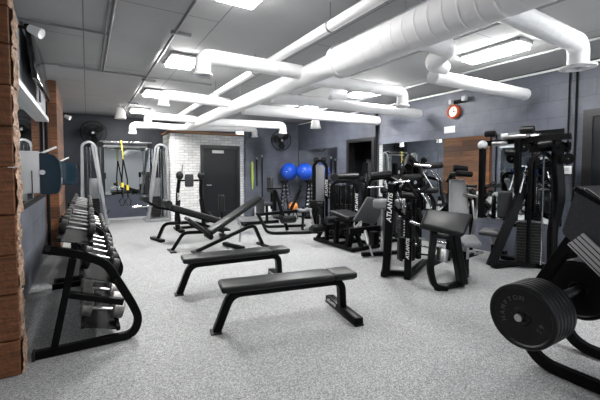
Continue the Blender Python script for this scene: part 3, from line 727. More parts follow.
def gym_ball(x, y, z, r, lab):
    t = thing('exercise_ball', lab, 'exercise ball', (x, y, z - r))
    b = MB(); b.sphere((x, y, z), r, u=40, v=28); b.build('ball_skin', 'blue_ball', t, True)
    MB().lathe([(0, 0), (.012, 0), (.012, .006), (0, .008)], (x - r * .7, y - r * .714, z - .0), (-.7, -.714, 0)).build('plug', 'white', t, True)
gym_ball(5.47, 9.72, 1.40, .275, 'blue exercise ball on the left, below the wall fan')
gym_ball(5.78, 9.28, 1.40, .265, 'blue exercise ball on the right, beside the corner mirror')
def dumbbell_tree(x, y, h, lab, lab2, sp=.16):
    t = thing('dumbbell_tree', lab, 'dumbbell stand', (x, y, 0))
    for s_ in (-1, 1):
        MB().bar((x + s_ * sp, y, .03), (x + s_ * .035, y, h), .035).build('upright', 'black', t, True)
    MB().box((x, y, .03), (sp * 2 + .2, .5, .05), bev=.008).build('base', 'black', t, True)
    MB().box((x, y, h), (.16, .1, .03), bev=.005).lathe([(.13, 0), (.15, 0), (.15, .02), (.13, .02)], (x, y, h + .03), closed=True).bar((x-.05,y,h),(x-.135,y,h+.04),.02).bar((x+.05,y,h),(x+.135,y,h+.04),.02).build('ball_ring', 'black', t, True)
    n = 8
    protos = None
    for k in range(n):
        f = (k + .6) / n; z = .12 + (h - .18) * f
        for s_ in (-1, 1):
            xx = x + s_ * (sp + (.035 - sp) * f)
            MB().cyl((xx, y - .02, z - .028), (xx, y - .12, z - .028), .008, seg=8).build('peg', 'black', t, True)
            d = thing('dumbbell', lab2, 'dumbbell', (xx, y - .07, z + .003), group=lab2)
            if protos is None:
                MB().cyl((-.05, 0, 0), (.05, 0, 0), .02, seg=10).build('handle', 'satin', d)
                for q in (-1, 1): MB().cyl((q * .04, 0, 0), (q * .075, 0, 0), .032, seg=12, bev=.004).build('weight_head', 'iron', d)
                protos = d
            else:
                for ch in kids(protos):
                    c_ = ch.copy(); C.objects.link(c_); c_.parent = d
dumbbell_tree(5.02, 9.2, 1.08, 'black A-shaped dumbbell stand left under the blue balls', 'tiny chrome dumbbell on the left A-shaped stand')
dumbbell_tree(5.75, 9.0, 1.08, 'black A-shaped dumbbell stand under the right blue ball', 'tiny chrome dumbbell on the right A-shaped stand', sp=.13)
o = MB().sphere((5.12, 8.85, .38), .135).build('medicine_ball', 'orange'); tag(o, 'orange medicine ball resting on a low stand under the blue balls', 'medicine ball')
t = thing('ball_stand', 'low black stand holding the orange medicine ball', 'stand', (5.12, 8.85, 0))
MB().lathe([(.08, 0), (.1, 0), (.1, .02), (.08, .02)], (5.12, 8.85, .25), closed=True).build('ring', 'black', t, True)
b = MB()
for k in range(3):
    a = k * 2.1; b.cyl((5.12 + .1 * math.cos(a), 8.85 + .1 * math.sin(a), .26), (5.12 + .16 * math.cos(a), 8.85 + .16 * math.sin(a), 0), .012)
b.build('leg', 'black', t, True)
tag(MB().box((4.62, 9.85, .17), (.42, .35, .3), bev=.01).build('storage_box', 'white'), 'white storage box on the floor at the foot of the block wall', 'box')

# ------------------------------------------------------------------ machines
def logo(txt, size, parent, o, xdir, ydir):
    q = parent.location
    return lettering(txt, size, parent, frame_mtx(V(o) - q, xdir, ydir))

# standing press in front of the brick closet
t = thing('standing_press', 'black standing press machine with grey chest pad in front of the white brick', 'exercise machine', (2.1, 8.6, 0))
for x, s_ in ((1.82, 1), (2.36, -1)):
    MB().tube([(x - s_ * .0 + (0 if s_ > 0 else .14), 8.7, .03), (x + (.0 if s_ > 0 else -.0), 8.6, .9), (x + s_ * .02, 8.45, 1.35)], (.07, .08), r=.1).build('side_frame', 'black', t, True)
    MB().sphere((x + s_ * .02, 8.45, 1.32), .085, (1, 1.1, 1.2)).build('shoulder_pad', 'vinyl', t, True)
    MB().cyl((x + s_ * .06, 8.4, 1.36), (x + s_ * .07, 8.35, 1.58), .012).build('handle', 'satin', t, True)
    MB().tube([(x + s_ * .0, 8.55, .75), (x - s_ * .05, 8.5, .3), (x - s_ * .02, 8.5, .03)], (.1, .06), r=.1).build('weight_arm', 'black', t, True)
MB().cyl((1.82, 8.55, 1.2), (2.36, 8.55, 1.2), .022).build('crossbar', 'black', t, True)
MB().pad((2.07, 8.5, 1.2), (.2, .07, .3), bev=.03).build('chest_pad', 'mid_vinyl', t, True)
MB().box((1.84, 8.6, .04), (.12, .7, .06), bev=.006).box((2.46, 8.6, .04), (.12, .7, .06), bev=.006).box((2.15, 8.85, .04), (.6, .1, .06), bev=.006).build('base_rail', 'black', t, True)
MB().lathe([(0, -.03), (.13, -.03), (.13, .03), (0, .03)], (2.45, 8.3, .32), (1, .5, 0)).build('weight_plate', 'iron', t, True)
MB().cyl((2.4, 8.5, .32), (2.5, 8.25, .32), .018).bar((2.46, 8.5, .3), (2.46, 8.5, .05), .05).build('plate_peg', 'satin', t, True)
logo('ATLANTIS', .07, t, (1.825, 8.58, .75), (0, 0, 1), (-1, 0, 0)).location.y -= .06

def quad_pad(p, th, nm, mat, par, bev=.03):
    """four corners (near-left, near-right, far-right, far-left) at top surface"""
    p = [V(q) for q in p]; n = (p[1] - p[0]).cross(p[3] - p[0]).normalized()
    b = bmesh.new(); top = [b.verts.new(q) for q in p]; bot = [b.verts.new(q - n * th) for q in p]
    b.faces.new(top); b.faces.new(bot[::-1])
    for i in range(4): b.faces.new((top[i], bot[i], bot[(i + 1) % 4], top[(i + 1) % 4]))
    bmesh.ops.recalc_face_normals(b, faces=b.faces)
    bmesh.ops.bevel(b, geom=b.edges[:], offset=bev, segments=4, profile=.5, affect='EDGES')
    mb = MB(); mb.add(b); return mb.build(nm, mat, par, True)
# leg extension (seat facing the back wall)
t = thing('leg_extension', 'black leg extension machine with charcoal backrest and foam rollers, right of centre', 'exercise machine', (4.2, 5.3, 0))
MB().bar((3.98, 6.0, .04), (3.98, 4.75, .04), .07, .06).bar((4.62, 5.9, .04), (4.62, 4.8, .04), .07, .06).bar((3.98, 5.95, .045), (4.62, 5.85, .045), .06, .06).bar((3.98, 4.78, .045), (4.62, 4.8, .045), .06, .06).bar((3.98, 5.35, .045), (4.62, 5.35, .045), .06).build('base_frame', 'black', t, True)
MB().tube([(3.98, 5.9, .05), (4.0, 5.6, .5), (4.12, 5.2, .52), (4.2, 4.95, .3), (4.2, 4.8, .05)], (.07, .07), r=.1).build('side_frame', 'black', t, True)
MB().tube([(4.55, 5.9, .05), (4.55, 5.6, .48), (4.5, 5.0, .5), (4.5, 4.8, .05)], (.07, .07), r=.1).build('side_frame', 'black', t, True)
MB().bar((4.0, 5.3, .05), (4.02, 5.3, .5), .07, .09).bar((4.0, 4.95, .05), (4.05, 4.9, .42), .09, .11).bar((4.0, 5.6, .05), (4.0, 5.6, .35), .05, .08).build('upright', 'black', t, True)
MB().pad((4.3, 5.35, .58), (.44, .62, .09), (math.radians(6), 0, 0), bev=.035).build('seat_pad', 'vinyl', t, True)
quad_pad([(4.12, 4.96, .53), (4.44, 4.72, .46), (4.68, 4.62, .89), (4.36, 4.84, .97)], .08, 'back_pad', 'lit_vinyl', t, .03)
MB().bar((4.36, 4.95, .45), (4.6, 4.82, .85), .06).build('back_post', 'black', t, True)
MB().cyl((3.72, 5.72, .3), (4.6, 5.72, .3), .075, bev=.015).build('ankle_roller', 'vinyl', t, True)
MB().cyl((3.85, 5.42, .50), (4.62, 5.42, .50), .07, bev=.015).build('thigh_roller', 'vinyl', t, True)
MB().tube([(4.66, 5.7, .3), (4.7, 5.5, .55), (4.68, 5.2, .55)], (.05, .06), r=.05).tube([(3.94, 6.02, .35), (3.92, 5.8, .72), (3.93, 5.65, .5)], (.04, .05), r=.05).build('lever_arm', 'black', t, True)
MB().cyl((3.9, 5.88, .26), (3.86, 6.0, .66), .02).cyl((4.02, 4.92, .32), (4.1, 4.7, .55), .018).build('handle', 'satin', t, True)
MB().box((3.95, 6.0, .75), (.14, .1, .16), bev=.02).box((4.15, 6.05, .7), (.12, .1, .12), bev=.02).build('cam_housing', 'black_matte', t, True)

# seat and column of the next machine to the right (pec fly)
t = thing('pec_fly', 'black chest fly machine with pale grey pads between the leg extension and the slanted upright', 'exercise machine', (4.4, 4.4, 0))
MB().pad((4.28, 4.35, .88), (.3, .28, .16), (0, 0, .3), bev=.05).build('pad', 'grey_vinyl', t, True)
MB().pad((4.62, 4.2, .88), (.28, .26, .16), (0, 0, .3), bev=.05).build('pad', 'grey_vinyl', t, True)
MB().bar((4.28, 4.36, .03), (4.28, 4.36, .82), .05).bar((4.62, 4.2, .03), (4.62, 4.2, .82), .05).build('post', 'satin', t, True)
MB().bar((3.75, 4.6, .42), (4.25, 4.4, .46), .08, .1).bar((3.9, 4.45, .04), (4.8, 4.2, .04), .08, .06).build('arm', 'black', t, True)
MB().box((3.98, 4.25, .34), (.12, .12, .22), bev=.01).build('counterweight', 'black', t, True)
MB().cyl((3.93, 4.3, .22), (3.93, 4.22, .04), .015).cyl((3.95, 4.35, .22), (4.0, 4.5, .45), .03).build('foot_peg', 'satin', t, True)

# towers with weight stacks (function)
def stack_tower(x, y, w, d, h, rz, lab, nm='weight_tower', light=False, top=True, text=True, open_=False):
    t = thing(nm, lab, 'exercise machine', (x, y, 0), rz)
    for s_ in (-1, 1):
        MB().tube([(s_ * w / 2, -d / 2, .03), (s_ * w / 2, -d / 2, h - .1), (s_ * (w / 2 - .1), -d / 2, h), (0, -d / 2, h)], (.07, .07), r=.1).build('upright', 'black', t)
    MB().box((0, 0, .04), (w + .2, d + .12, .06), bev=.01).build('base', 'black', t)
    MB().box((0, d / 2 - .01, h * .5), (w - .06, .02, h * .84), bev=.004).build('shroud', 'shroud', t)
    b = MB(); n = 15
    for k in range(n): b.box((0, 0, .1 + k * .04), (w - .14, d * .55, .036), bev=.003, seg=1)
    b.build('weight_stack', 'iron', t)
    b = MB()
    for dx in (-.06, .06): b.cyl((dx, 0, .07), (dx, 0, h - .05), .011, seg=10)
    b.cyl((0, 0, .7), (0, 0, h - .05), .005, seg=8)
    b.build('guide_rod', 'chrome', t)
    b = MB()
    for k in range(n): b.box((0, -d * .275 - .003, .1 + k * .04), (.035, .004, .014))
    b.build('stack_numbers', 'letter', t)
    if top:
        MB().lathe([(0, -.02), (.07, -.02), (.07, -.012), (.05, 0), (.07, .012), (.07, .02), (0, .02)], (-w * .28, -d * .2, h + .02), (0, 1, 0)).lathe([(0, -.02), (.07, -.02), (.07, -.012), (.05, 0), (.07, .012), (.07, .02), (0, .02)], (w * .28, -d * .2, h + .02), (0, 1, 0)).build('pulley', 'iron', t)
    if text:
        lettering('ATLANTIS', .085, t, frame_mtx((w / 2, -d / 2 - .037, h * .62), (0, 0, 1), (-1, 0, 0)))
    return t
tw = stack_tower(4.72, 6.9, .3, .3, 1.66, -.55, 'tall narrow black weight tower with grey shroud beside the corner mirror')
MB().box((0, -.13, 1.15), (.2, .02, .85), bev=.008).build('front_shroud', 'grey_vinyl', tw)
tw2 = stack_tower(4.92, 6.25, .55, .4, 1.2, -.6, 'wide low black weight tower with dark rods behind the leg extension')
b = MB()
for k in range(5): b.cyl((-.2 + .1 * k, -.21, .35), (-.2 + .1 * k, -.21, 1.12), .022, seg=12)
b.build('rod', 'black', tw2)
MB().cyl((-.3, -.1, 1.3), (.32, -.1, 1.32), .07, bev=.02).cyl((-.2, -.2, 1.28), (-.2, .2, 1.28), .09, bev=.02).build('roller', 'vinyl', tw2)

# seated leg curl with U tube base near ball corner
t = thing('leg_curl', 'black leg curl bench with U-shaped tube base in front of the blue balls', 'exercise machine', (3.9, 7.2, 0))
MB().tube([(3.32, 7.3, .42), (3.42, 7.1, .06), (3.55, 7.0, .035), (4.55, 6.6, .035)], .033, r=.12, n=7).build('base_tube', 'black', t, True)
MB().tube([(3.55, 7.95, .4), (3.75, 7.9, .04), (4.75, 7.6, .035)], .033, r=.12, n=7).build('base_tube', 'black', t, True)
MB().tube([(3.75, 7.3, .95), (3.95, 7.1, .05)], (.06, .07)).tube([(4.45, 7.2, .55), (4.3, 7.0, .05)], (.06, .06)).tube([(3.3, 7.35, .43), (4.6, 7.2, .48)], (.06, .07)).build('upright', 'black', t, True)
MB().cyl((3.72, 6.95, .33), (4.12, 7.05, .31), .085, bev=.02).build('ankle_roller', 'vinyl', t, True)
MB().pad((4.5, 7.2, .48), (.42, .3, .07), (0, 0, -.1), bev=.03).build('seat_pad', 'grey_vinyl', t, True)
MB().pad((3.45, 7.5, .62), (.12, .28, .36), bev=.04).build('knee_pad', 'mid_vinyl', t, True)
MB().bar((3.55, 7.35, 1.02), (3.9, 7.3, 1.02), .04).bar((3.72, 7.3, .5), (3.72, 7.3, 1.0), .06, .08).build('handle_post', 'black', t, True)
MB().tube([(4.15, 7.3, .5), (4.4, 7.4, .85), (4.62, 7.6, 1.05)], (.05, .06), r=.1).tube([(4.2, 7.5, .35), (4.6, 7.6, .95)], (.05, .06)).build('lever_arm', 'black', t, True)

t = thing('low_pad_bench', 'low black bench with upright pad behind the incline bench, by the block wall', 'exercise machine', (4.0, 8.6, 0))
MB().bar((3.45, 8.6, .05), (4.45, 8.5, .05), .08, .08).bar((3.45, 8.35, .04), (3.45, 8.85, .04), .08).bar((4.1, 8.5, .05), (4.1, 8.5, .5), .06).build('base_frame', 'black', t, True)
MB().pad((4.05, 8.5, .55), (.45, .3, .08), bev=.035).build('seat_pad', 'mid_vinyl', t, True)
MB().pad((4.2, 8.5, 1.05), (.1, .26, .42), bev=.035).build('back_pad', 'mid_vinyl', t, True)
MB().bar((4.24, 8.5, .4), (4.24, 8.5, 1.0), .045).build('post', 'black', t, True)

# multi station near, with slanted upright and lettering
t = thing('chest_press', 'black chest press machine with slanted lettered upright and chrome arms, behind the preacher bench', 'exercise machine', (3.8, 3.5, 0))
MB().tube([(3.42, 3.42, .03), (3.56, 3.46, 1.25)], (.10, .11), side=(.6, -.8, 0)).build('slanted_upright', 'black', t, True)
MB().tube([(3.6, 3.2, .03), (3.85, 3.42, .9), (3.95, 3.5, 1.55)], (.09, .09), side=(.6, -.8, 0), r=.2).build('slanted_upright', 'black', t, True)
MB().bar((3.4, 3.44, .04), (4.0, 3.95, .04), .08, .07).bar((3.58, 3.2, .04), (4.45, 3.62, .04), .08, .07).bar((3.5, 3.5, .045), (3.75, 3.25, .045), .07, .06).build('base_rail', 'black', t, True)
MB().tube([(4.3, 3.75, .05), (4.3, 3.75, 1.5), (4.05, 3.6, 1.68), (3.85, 3.45, 1.5)], (.08, .08), r=.15).build('rear_column', 'black', t, True)
b = MB()
for k in range(16): b.box((4.12, 3.72, .1 + k * .042), (.2, .16, .038), (0, 0, -.5), bev=.003, seg=1)
b.build('weight_stack', 'iron', t, True)
b = MB()
for dx in (-.05, .05): b.cyl((4.12 + dx, 3.72 - dx * .5, .07), (4.12 + dx, 3.72 - dx * .5, 1.5), .011, seg=10)
b.build('guide_rod', 'chrome', t, True)
b = MB()
for k in range(16): b.box((4.035, 3.655, .1 + k * .042), (.03, .03, .013), (0, 0, -.5))
b.build('stack_numbers', 'letter', t, True)
for (c, ax, r) in (((3.62, 3.42, 1.22), (.7, -.7, 0), .085), ((3.9, 3.38, 1.28), (.2, 1, 0), .09), ((3.78, 3.5, 1.42), (1, -.3, 0), .07), ((4.2, 3.6, 1.3), (1, -.5, .2), .085), ((4.05, 3.5, 1.05), (.5, -1, 0), .075), ((3.7, 3.3, .95), (.8, -.6, 0), .06)):
    MB().lathe([(.02, -.025), (r, -.025), (r, -.014), (r * .8, -.004), (r * .8, .004), (r, .014), (r, .025), (.02, .025)], c, ax, closed=True, seg=24).build('pulley', 'black', t, True)
    MB().lathe([(0, -.035), (.025, -.035), (.025, .035), (0, .035)], c, ax, seg=12).build('axle_cap', 'chrome', t, True)
MB().tube([(3.62, 3.35, 1.2), (3.85, 3.2, 1.15), (4.15, 3.3, 1.28), (4.35, 3.5, 1.15)], .028, r=.1).tube([(3.55, 3.5, 1.0), (3.8, 3.3, .7), (3.7, 3.1, .45)], (.05, .05), r=.1).tube([(4.3, 3.6, 1.25), (4.3, 3.35, 1.0), (4.1, 3.2, .85)], (.05, .05), r=.1).build('press_arm', 'black', t, True)
MB().cyl((3.72, 3.2, .55), (3.95, 2.88, .50), .018).cyl((3.75, 3.25, 1.52), (3.95, 3.15, 1.5), .02).cyl((3.66, 3.15, .48), (3.85, 3.0, .42), .014).cyl((4.28, 3.42, 1.05), (4.22, 3.3, .8), .02).cyl((3.5, 3.38, 1.28), (3.72, 3.3, 1.3), .018).cyl((3.98, 3.3, 1.42), (4.12, 3.24, 1.2), .016).build('handle', 'chrome', t, True)
MB().cyl((4.0, 3.3, 1.5), (4.28, 3.22, 1.52), .045, bev=.01).cyl((3.68, 3.38, 1.34), (3.9, 3.28, 1.36), .045, bev=.01).build('foam_grip', 'rubber', t, True)
MB().bar((3.9, 3.45, 1.55), (4.45, 3.75, 1.5), .08, .1).box((4.15, 3.55, 1.42), (.3, .12, .16), (0, 0, .5), bev=.02).bar((4.45, 3.75, .05), (4.45, 3.75, 1.5), .07).build('head_frame', 'black', t, True)
MB().tube([(4.35, 3.7, 1.5), (4.25, 3.45, 1.62), (4.05, 3.3, 1.6)], .025, r=.06).tube([(4.45, 3.65, 1.35), (4.5, 3.4, 1.3), (4.4, 3.3, 1.1)], .025, r=.06).tube([(3.7, 3.4, 1.2), (3.55, 3.2, 1.3), (3.65, 3.1, 1.1)], .02, r=.06).tube([(3.95, 3.35, .9), (3.85, 3.15, .75), (3.95, 3.05, .6)], .03, r=.06).build('lever_arm', 'black', t, True)
MB().cyl((4.05, 3.3, 1.6), (3.9, 3.22, 1.58), .04, bev=.01).cyl((4.42, 3.3, 1.12), (4.4, 3.24, .96), .04, bev=.01).cyl((4.1, 3.4, 1.16), (4.3, 3.3, 1.17), .055, bev=.01).cyl((3.55, 3.3, 1.12), (3.75, 3.2, 1.1), .045, bev=.01).build('roller', 'rubber', t, True)
MB().cyl((3.9, 3.3, 1.2), (3.98, 3.2, 1.0), .014).cyl((4.2, 3.35, 1.45), (4.3, 3.28, 1.3), .014).cyl((4.0, 3.25, .8), (4.12, 3.15, .62), .018).cyl((3.62, 3.2, .78), (3.74, 3.12, .72), .022).cyl((4.4, 3.42, 1.42), (4.48, 3.36, 1.28), .014).build('grip', 'chrome', t, True)
MB().box((3.72, 3.36, .38), (.13, .12, .3), bev=.02).build('counterweight', 'black', t, True)
MB().tube([(3.7, 3.12, .35), (3.9, 3.0, .32), (4.05, 2.98, .36)], .012, r=.05).tube([(3.62, 3.5, 1.3), (3.6, 3.3, .9), (3.7, 3.2, .4)], .006).tube([(3.95, 3.5, 1.5), (4.0, 3.35, 1.0), (3.9, 3.25, .5)], .006).build('cable', 'black', t, True)
sd = V((3.42, 3.42, .03)); su = (V((3.56, 3.46, 1.25)) - sd).normalized()
nrm = V((-.8, -.6, 0)).normalized()
logo('ATLANTIS', .085, t, sd + su * .92 + nrm * .062, su, V((0,0,1)).cross(nrm) * -1)
logo('ATLANTIS', .06, t, V((3.68, 3.27, .40)) + nrm * .06, V((.14, .12, 1)), V((0,0,1)).cross(nrm) * -1)

# preacher curl bench
t = thing('preacher_curl_bench', 'black preacher curl bench with sloping arm pad and pale seat, right of the chest press', 'bench', (3.9, 2.9, 0))
quad_pad([(3.40, 2.84, .80), (3.80, 2.52, .70), (4.12, 2.62, .91), (3.66, 2.96, .97)], .09, 'arm_pad', 'vinyl', t, .035)
MB().tube([(3.68, 2.66, .04), (3.54, 2.74, .05), (3.50, 2.77, .25), (3.66, 2.84, .75)], (.07, .08), side=(.85, -.5, 0), r=.07).build('front_column', 'black', t, True)
MB().tube([(3.94, 2.64, .05), (3.86, 2.74, .82)], (.09, .15), side=(.85, -.5, 0)).build('rear_column', 'black', t, True)
MB().bar((3.55, 2.72, .035), (3.98, 2.66, .035), .07, .06).bar((3.92, 2.66, .035), (4.5, 3.05, .05), .08, .07).bar((3.60, 2.85, .3), (4.45, 3.1, .28), .07, .08).build('base_frame', 'black', t, True)
quad_pad([(4.05, 2.70, .53), (4.32, 2.62, .51), (4.52, 2.84, .58), (4.14, 2.98, .58)], .07, 'seat_pad', 'grey_vinyl', t, .028)
MB().bar((4.25, 2.8, .28), (4.25, 2.8, .5), .055).build('seat_post', 'satin', t, True)
MB().bar((4.25, 2.82, .03), (4.25, 2.82, .38), .08).bar((4.25, 2.82, .3), (4.5, 2.8, .33), .05).bar((4.05, 2.75, .04), (4.5, 2.95, .04), .07).build('seat_column', 'black', t, True)
MB().cyl((4.4, 2.8, .33), (4.58, 2.78, .33), .022).box((3.66, 2.72, .42), (.09, .12, .16), (0, .3, 0), bev=.02).build('knob', 'satin', t, True)

# reclined shoulder press seat near the mirror
t = thing('shoulder_press', 'black shoulder press machine with tall pale grey backrest in front of the right mirror', 'exercise machine', (5.2, 3.9, 0))
quad_pad([(5.03, 3.62, .66), (5.30, 3.42, .64), (5.42, 3.60, 1.3), (5.22, 3.76, 1.3)], .07, 'back_pad', 'grey_vinyl', t, .03)
MB().bar((5.12, 3.66, .1), (5.28, 3.78, 1.2), .06, .07).bar((5.0, 3.3, .04), (5.4, 4.1, .04), .08, .06).bar((5.0, 3.75, .04), (5.5, 3.65, .04), .08, .06).build('frame', 'black', t, True)
MB().tube([(5.45, 3.5, .3), (5.55, 3.45, 1.0), (5.3, 3.55, 1.05)], .022, r=.08).tube([(5.45, 3.5, .95), (5.38, 3.4, .62), (5.6, 3.45, .85)], .02, r=.04).build('press_arm', 'satin', t, True)
MB().pad((4.85, 3.5, .42), (.34, .34, .08), (0, 0, .5), bev=.03).build('seat_pad', 'vinyl', t, True)
MB().bar((4.88, 3.52, .05), (4.88, 3.52, .4), .06).bar((4.88, 3.52, .04), (5.2, 3.7, .04), .06).build('seat_post', 'black', t, True)
MB().tube([(5.25, 3.8, .9), (5.3, 3.8, 1.38), (5.05, 3.5, 1.4)], (.05, .05), r=.1).cyl((5.0, 3.5, 1.4), (5.2, 3.35, 1.38), .045, bev=.01).cyl((5.15, 3.65, 1.48), (5.3, 3.5, 1.46), .06, bev=.01).build('head_arm', 'black', t, True)
MB().tube([(5.4, 3.9, .05), (5.4, 3.9, .95), (5.75, 3.7, .95), (5.75, 3.7, .05)], (.06, .06), r=.1).build('guard_frame', 'black', t, True)

# plate / arms machine cluster behind (between doorway and press)
t = thing('row_machine', 'black rowing machine with stacked round pads and chrome grips in front of the brick reflection', 'exercise machine', (4.9, 5.2, 0))
MB().tube([(4.75, 5.25, .03), (4.75, 5.25, 1.28), (5.1, 5.1, 1.32), (5.3, 5.0, 1.2)], (.08, .08), r=.12).bar((4.75, 5.25, .04), (5.5, 4.95, .04), .08, .06).bar((5.3, 4.7, .04), (5.6, 5.3, .04), .08, .06).build('frame', 'black', t, True)
MB().cyl((4.72, 5.15, 1.34), (5.1, 4.98, 1.38), .06, bev=.015).cyl((4.85, 5.0, 1.05), (5.2, 4.85, 1.08), .065, bev=.015).cyl((5.3, 4.85, 1.12), (5.55, 4.75, 1.12), .06, bev=.015).build('roller', 'rubber', t, True)
MB().cyl((4.9, 4.95, 1.25), (5.0, 4.9, .8), .028).cyl((5.1, 4.9, 1.22), (5.2, 4.85, .82), .028).cyl((4.6, 5.1, 1.12), (5.5, 4.75, 1.15), .02).build('grip', 'chrome', t, True)
MB().pad((5.0, 4.95, .72), (.3, .3, .09), bev=.035).build('chest_pad', 'grey_vinyl', t, True)
MB().bar((5.0, 4.97, .05), (5.0, 4.97, .68), .06).build('pad_post', 'black', t, True)
stack_tower(5.72, 5.6, .34, .34, 1.25, -.6, 'black weight tower in front of the right mirror, left of the pale backrest', text=False)

# tall free motion column left of doorway
t = thing('pulley_column', 'tall black machine column with pulley head in front of the dark doorway', 'exercise machine', (5.6, 6.4, 0))
MB().bar((5.6, 6.3, .03), (5.6, 6.3, 1.62), .09, .1).box((5.6, 6.3, .04), (.5, .6, .06), bev=.01).tube([(5.6, 6.3, 1.3), (5.45, 6.1, 1.35), (5.3, 6.0, 1.2)], (.06, .06), r=.08).build('column', 'black', t, True)
MB().box((5.6, 6.28, 1.0), (.16, .14, .3), bev=.02).box((5.5, 6.1, 1.25), (.5, .1, .09), (0, 0, .2), bev=.02).build('carriage', 'black_matte', t, True)
MB().cyl((5.3, 6.0, 1.2), (5.8, 6.1, 1.2), .02).cyl((5.3, 5.95, 1.16), (5.4, 5.95, .95), .02).build('grip', 'chrome', t, True)
# shelf inside side room
t = thing('storage_shelf', 'pale shelf unit seen through the dark doorway', 'shelf', (7.2, 7.3, 0))
b = MB()
for z in (.3, .7, 1.1, 1.45, 1.75): b.box((7.2, 7.45, z), (.35, .8, .03))
for yy in (7.07, 7.85): b.box((7.2, yy, .9), (.35, .03, 1.75))
b.build('shelf_frame', 'pipe', t, True)
for (y, z, n_, mt, lab) in ((7.2, 1.115, .22, 'teal', 'sea green container on the shelf in the side room, left'), (7.55, 1.465, .2, 'yellow_green', 'pale yellow container on an upper shelf in the side room'), (7.45, .715, .25, 'teal', 'sea green container on a lower shelf in the side room')):
    tt = thing('container', lab, 'container', (7.15, y, z))
    MB().box((0, 0, n_ / 2), (.2, .22, n_), bev=.015).build('tub', mt, tt); MB().box((0, 0, n_ + .015), (.22, .24, .03), bev=.008).build('lid', 'lightgrey', tt)

# ------------------------------------------------------------------ dual pulley / lat machine at the right mirror
t = thing('lat_pulldown', 'tall black pulldown machine with weight stack in front of the right mirror', 'exercise machine', (5.5, 2.8, 0))
MB().tube([(5.08, 2.95, .03), (5.42, 2.78, .95), (5.5, 2.72, 1.25)], (.09, .12), side=(.6, .8, 0), r=.1).build('slanted_leg', 'black', t, True)
MB().tube([(5.68, 2.4, .03), (5.64, 2.4, .6), (5.62, 2.3, 1.05), (5.57, 2.36, 1.9)], (.09, .11), side=(.6, .8, 0), r=.15).build('slanted_leg', 'black', t, True)
MB().bar((5.1, 2.92, .04), (5.78, 2.75, .04), .1, .07).bar((5.68, 2.3, .04), (5.75, 3.15, .04), .1, .07).bar((5.2, 2.9, .09), (5.62, 2.6, .05), .05, .05).build('base_rail', 'black', t, True)
MB().tube([(5.44, 2.78, 1.1), (5.35, 2.75, 1.9)], (.07, .08)).bar((5.35, 3.28, 1.86), (5.5, 2.15, 1.9), .07, .08).bar((5.3, 3.25, 1.80), (5.3, 3.25, .7), .07, .08).bar((5.5, 2.8, 1.9), (5.6, 2.2, 1.72), .06, .08).bar((5.7, 2.75, 1.75), (5.6, 2.2, 1.78), .06, .1).build('top_frame', 'black', t, True)
MB().tube([(5.45, 2.62, .1), (5.45, 2.62, 1.6), (5.5, 2.5, 1.72), (5.58, 2.38, 1.6), (5.6, 2.36, .1)], (.04, .05), r=.1).build('stack_arch', 'black', t, True)
b = MB()
for k in range(14): b.box((5.6, 2.7, .1 + k * .043), (.3, .16, .039), (0, 0, -1.0), bev=.003, seg=1)
b.build('weight_stack', 'iron', t, True)
b = MB()
for dx in (-.09, .09): b.cyl((5.58 + dx * .5, 2.6 - dx * .8, .07), (5.58 + dx * .5, 2.6 - dx * .8, 1.7), .013, seg=10)
b.build('guide_rod', 'chrome', t, True)
b = MB()
for k in range(14): b.box((5.525, 2.65, .1 + k * .043), (.03, .03, .014), (0, 0, -1.0))
b.build('stack_numbers', 'letter', t, True)
MB().cyl((5.3, 2.95, 1.93), (5.38, 2.65, 1.94), .035, bev=.008).cyl((5.3, 3.1, 1.85), (5.36, 2.9, 1.85), .035, bev=.008).build('chrome_roller', 'satin', t, True)
MB().cyl((5.28, 3.2, 2.0), (5.3, 3.05, 2.0), .05, bev=.01).cyl((5.35, 2.72, 2.02), (5.38, 2.55, 2.02), .055, bev=.01).cyl((5.3, 2.9, 1.72), (5.34, 2.78, 1.70), .045, bev=.01).cyl((5.4, 2.5, 1.8), (5.45, 2.35, 1.82), .05, bev=.01).build('foam_grip', 'rubber', t, True)
b = MB()
for c in ((5.42, 2.7, 1.78), (5.45, 2.5, 1.86), (5.4, 2.85, 1.62), (5.5, 2.3, 1.75), (5.55, 2.2, 1.6)):
    b.lathe([(.015, -.02), (.075, -.02), (.075, -.01), (.055, 0), (.075, .01), (.075, .02), (.015, .02)], c, (.9, .3, 0), closed=True, seg=22)
b.build('pulley', 'black', t, True)
MB().sphere((5.3, 3.25, 1.84), .07).build('end_knob', 'lightgrey', t, True)
MB().cyl((5.34, 2.85, 1.15), (5.42, 2.82, 1.38), .014).cyl((5.38, 2.72, 1.12), (5.46, 2.7, 1.4), .014).build('chrome_rail', 'chrome', t, True)
quad_pad([(5.2, 3.24, .50), (5.28, 2.86, .50), (5.54, 2.94, .53), (5.46, 3.3, .53)], .07, 'seat_pad', 'mid_vinyl', t, .028)
MB().bar((5.38, 3.06, .05), (5.38, 3.06, .3), .09).bar((5.38, 3.06, .2), (5.3, 2.85, .22), .06).build('seat_column', 'black', t, True)
MB().bar((5.38, 3.06, .28), (5.38, 3.06, .46), .07).build('seat_post', 'satin', t, True)
MB().pad((5.47, 2.98, .92), (.09, .2, .42), (0, .08, .5), bev=.035).build('chest_pad', 'mid_vinyl', t, True)
MB().bar((5.48, 2.96, .65), (5.48, 2.8, .62), .05).bar((5.48, 2.96, .64), (5.48, 2.98, .8), .05).build('pad_arm', 'black', t, True)

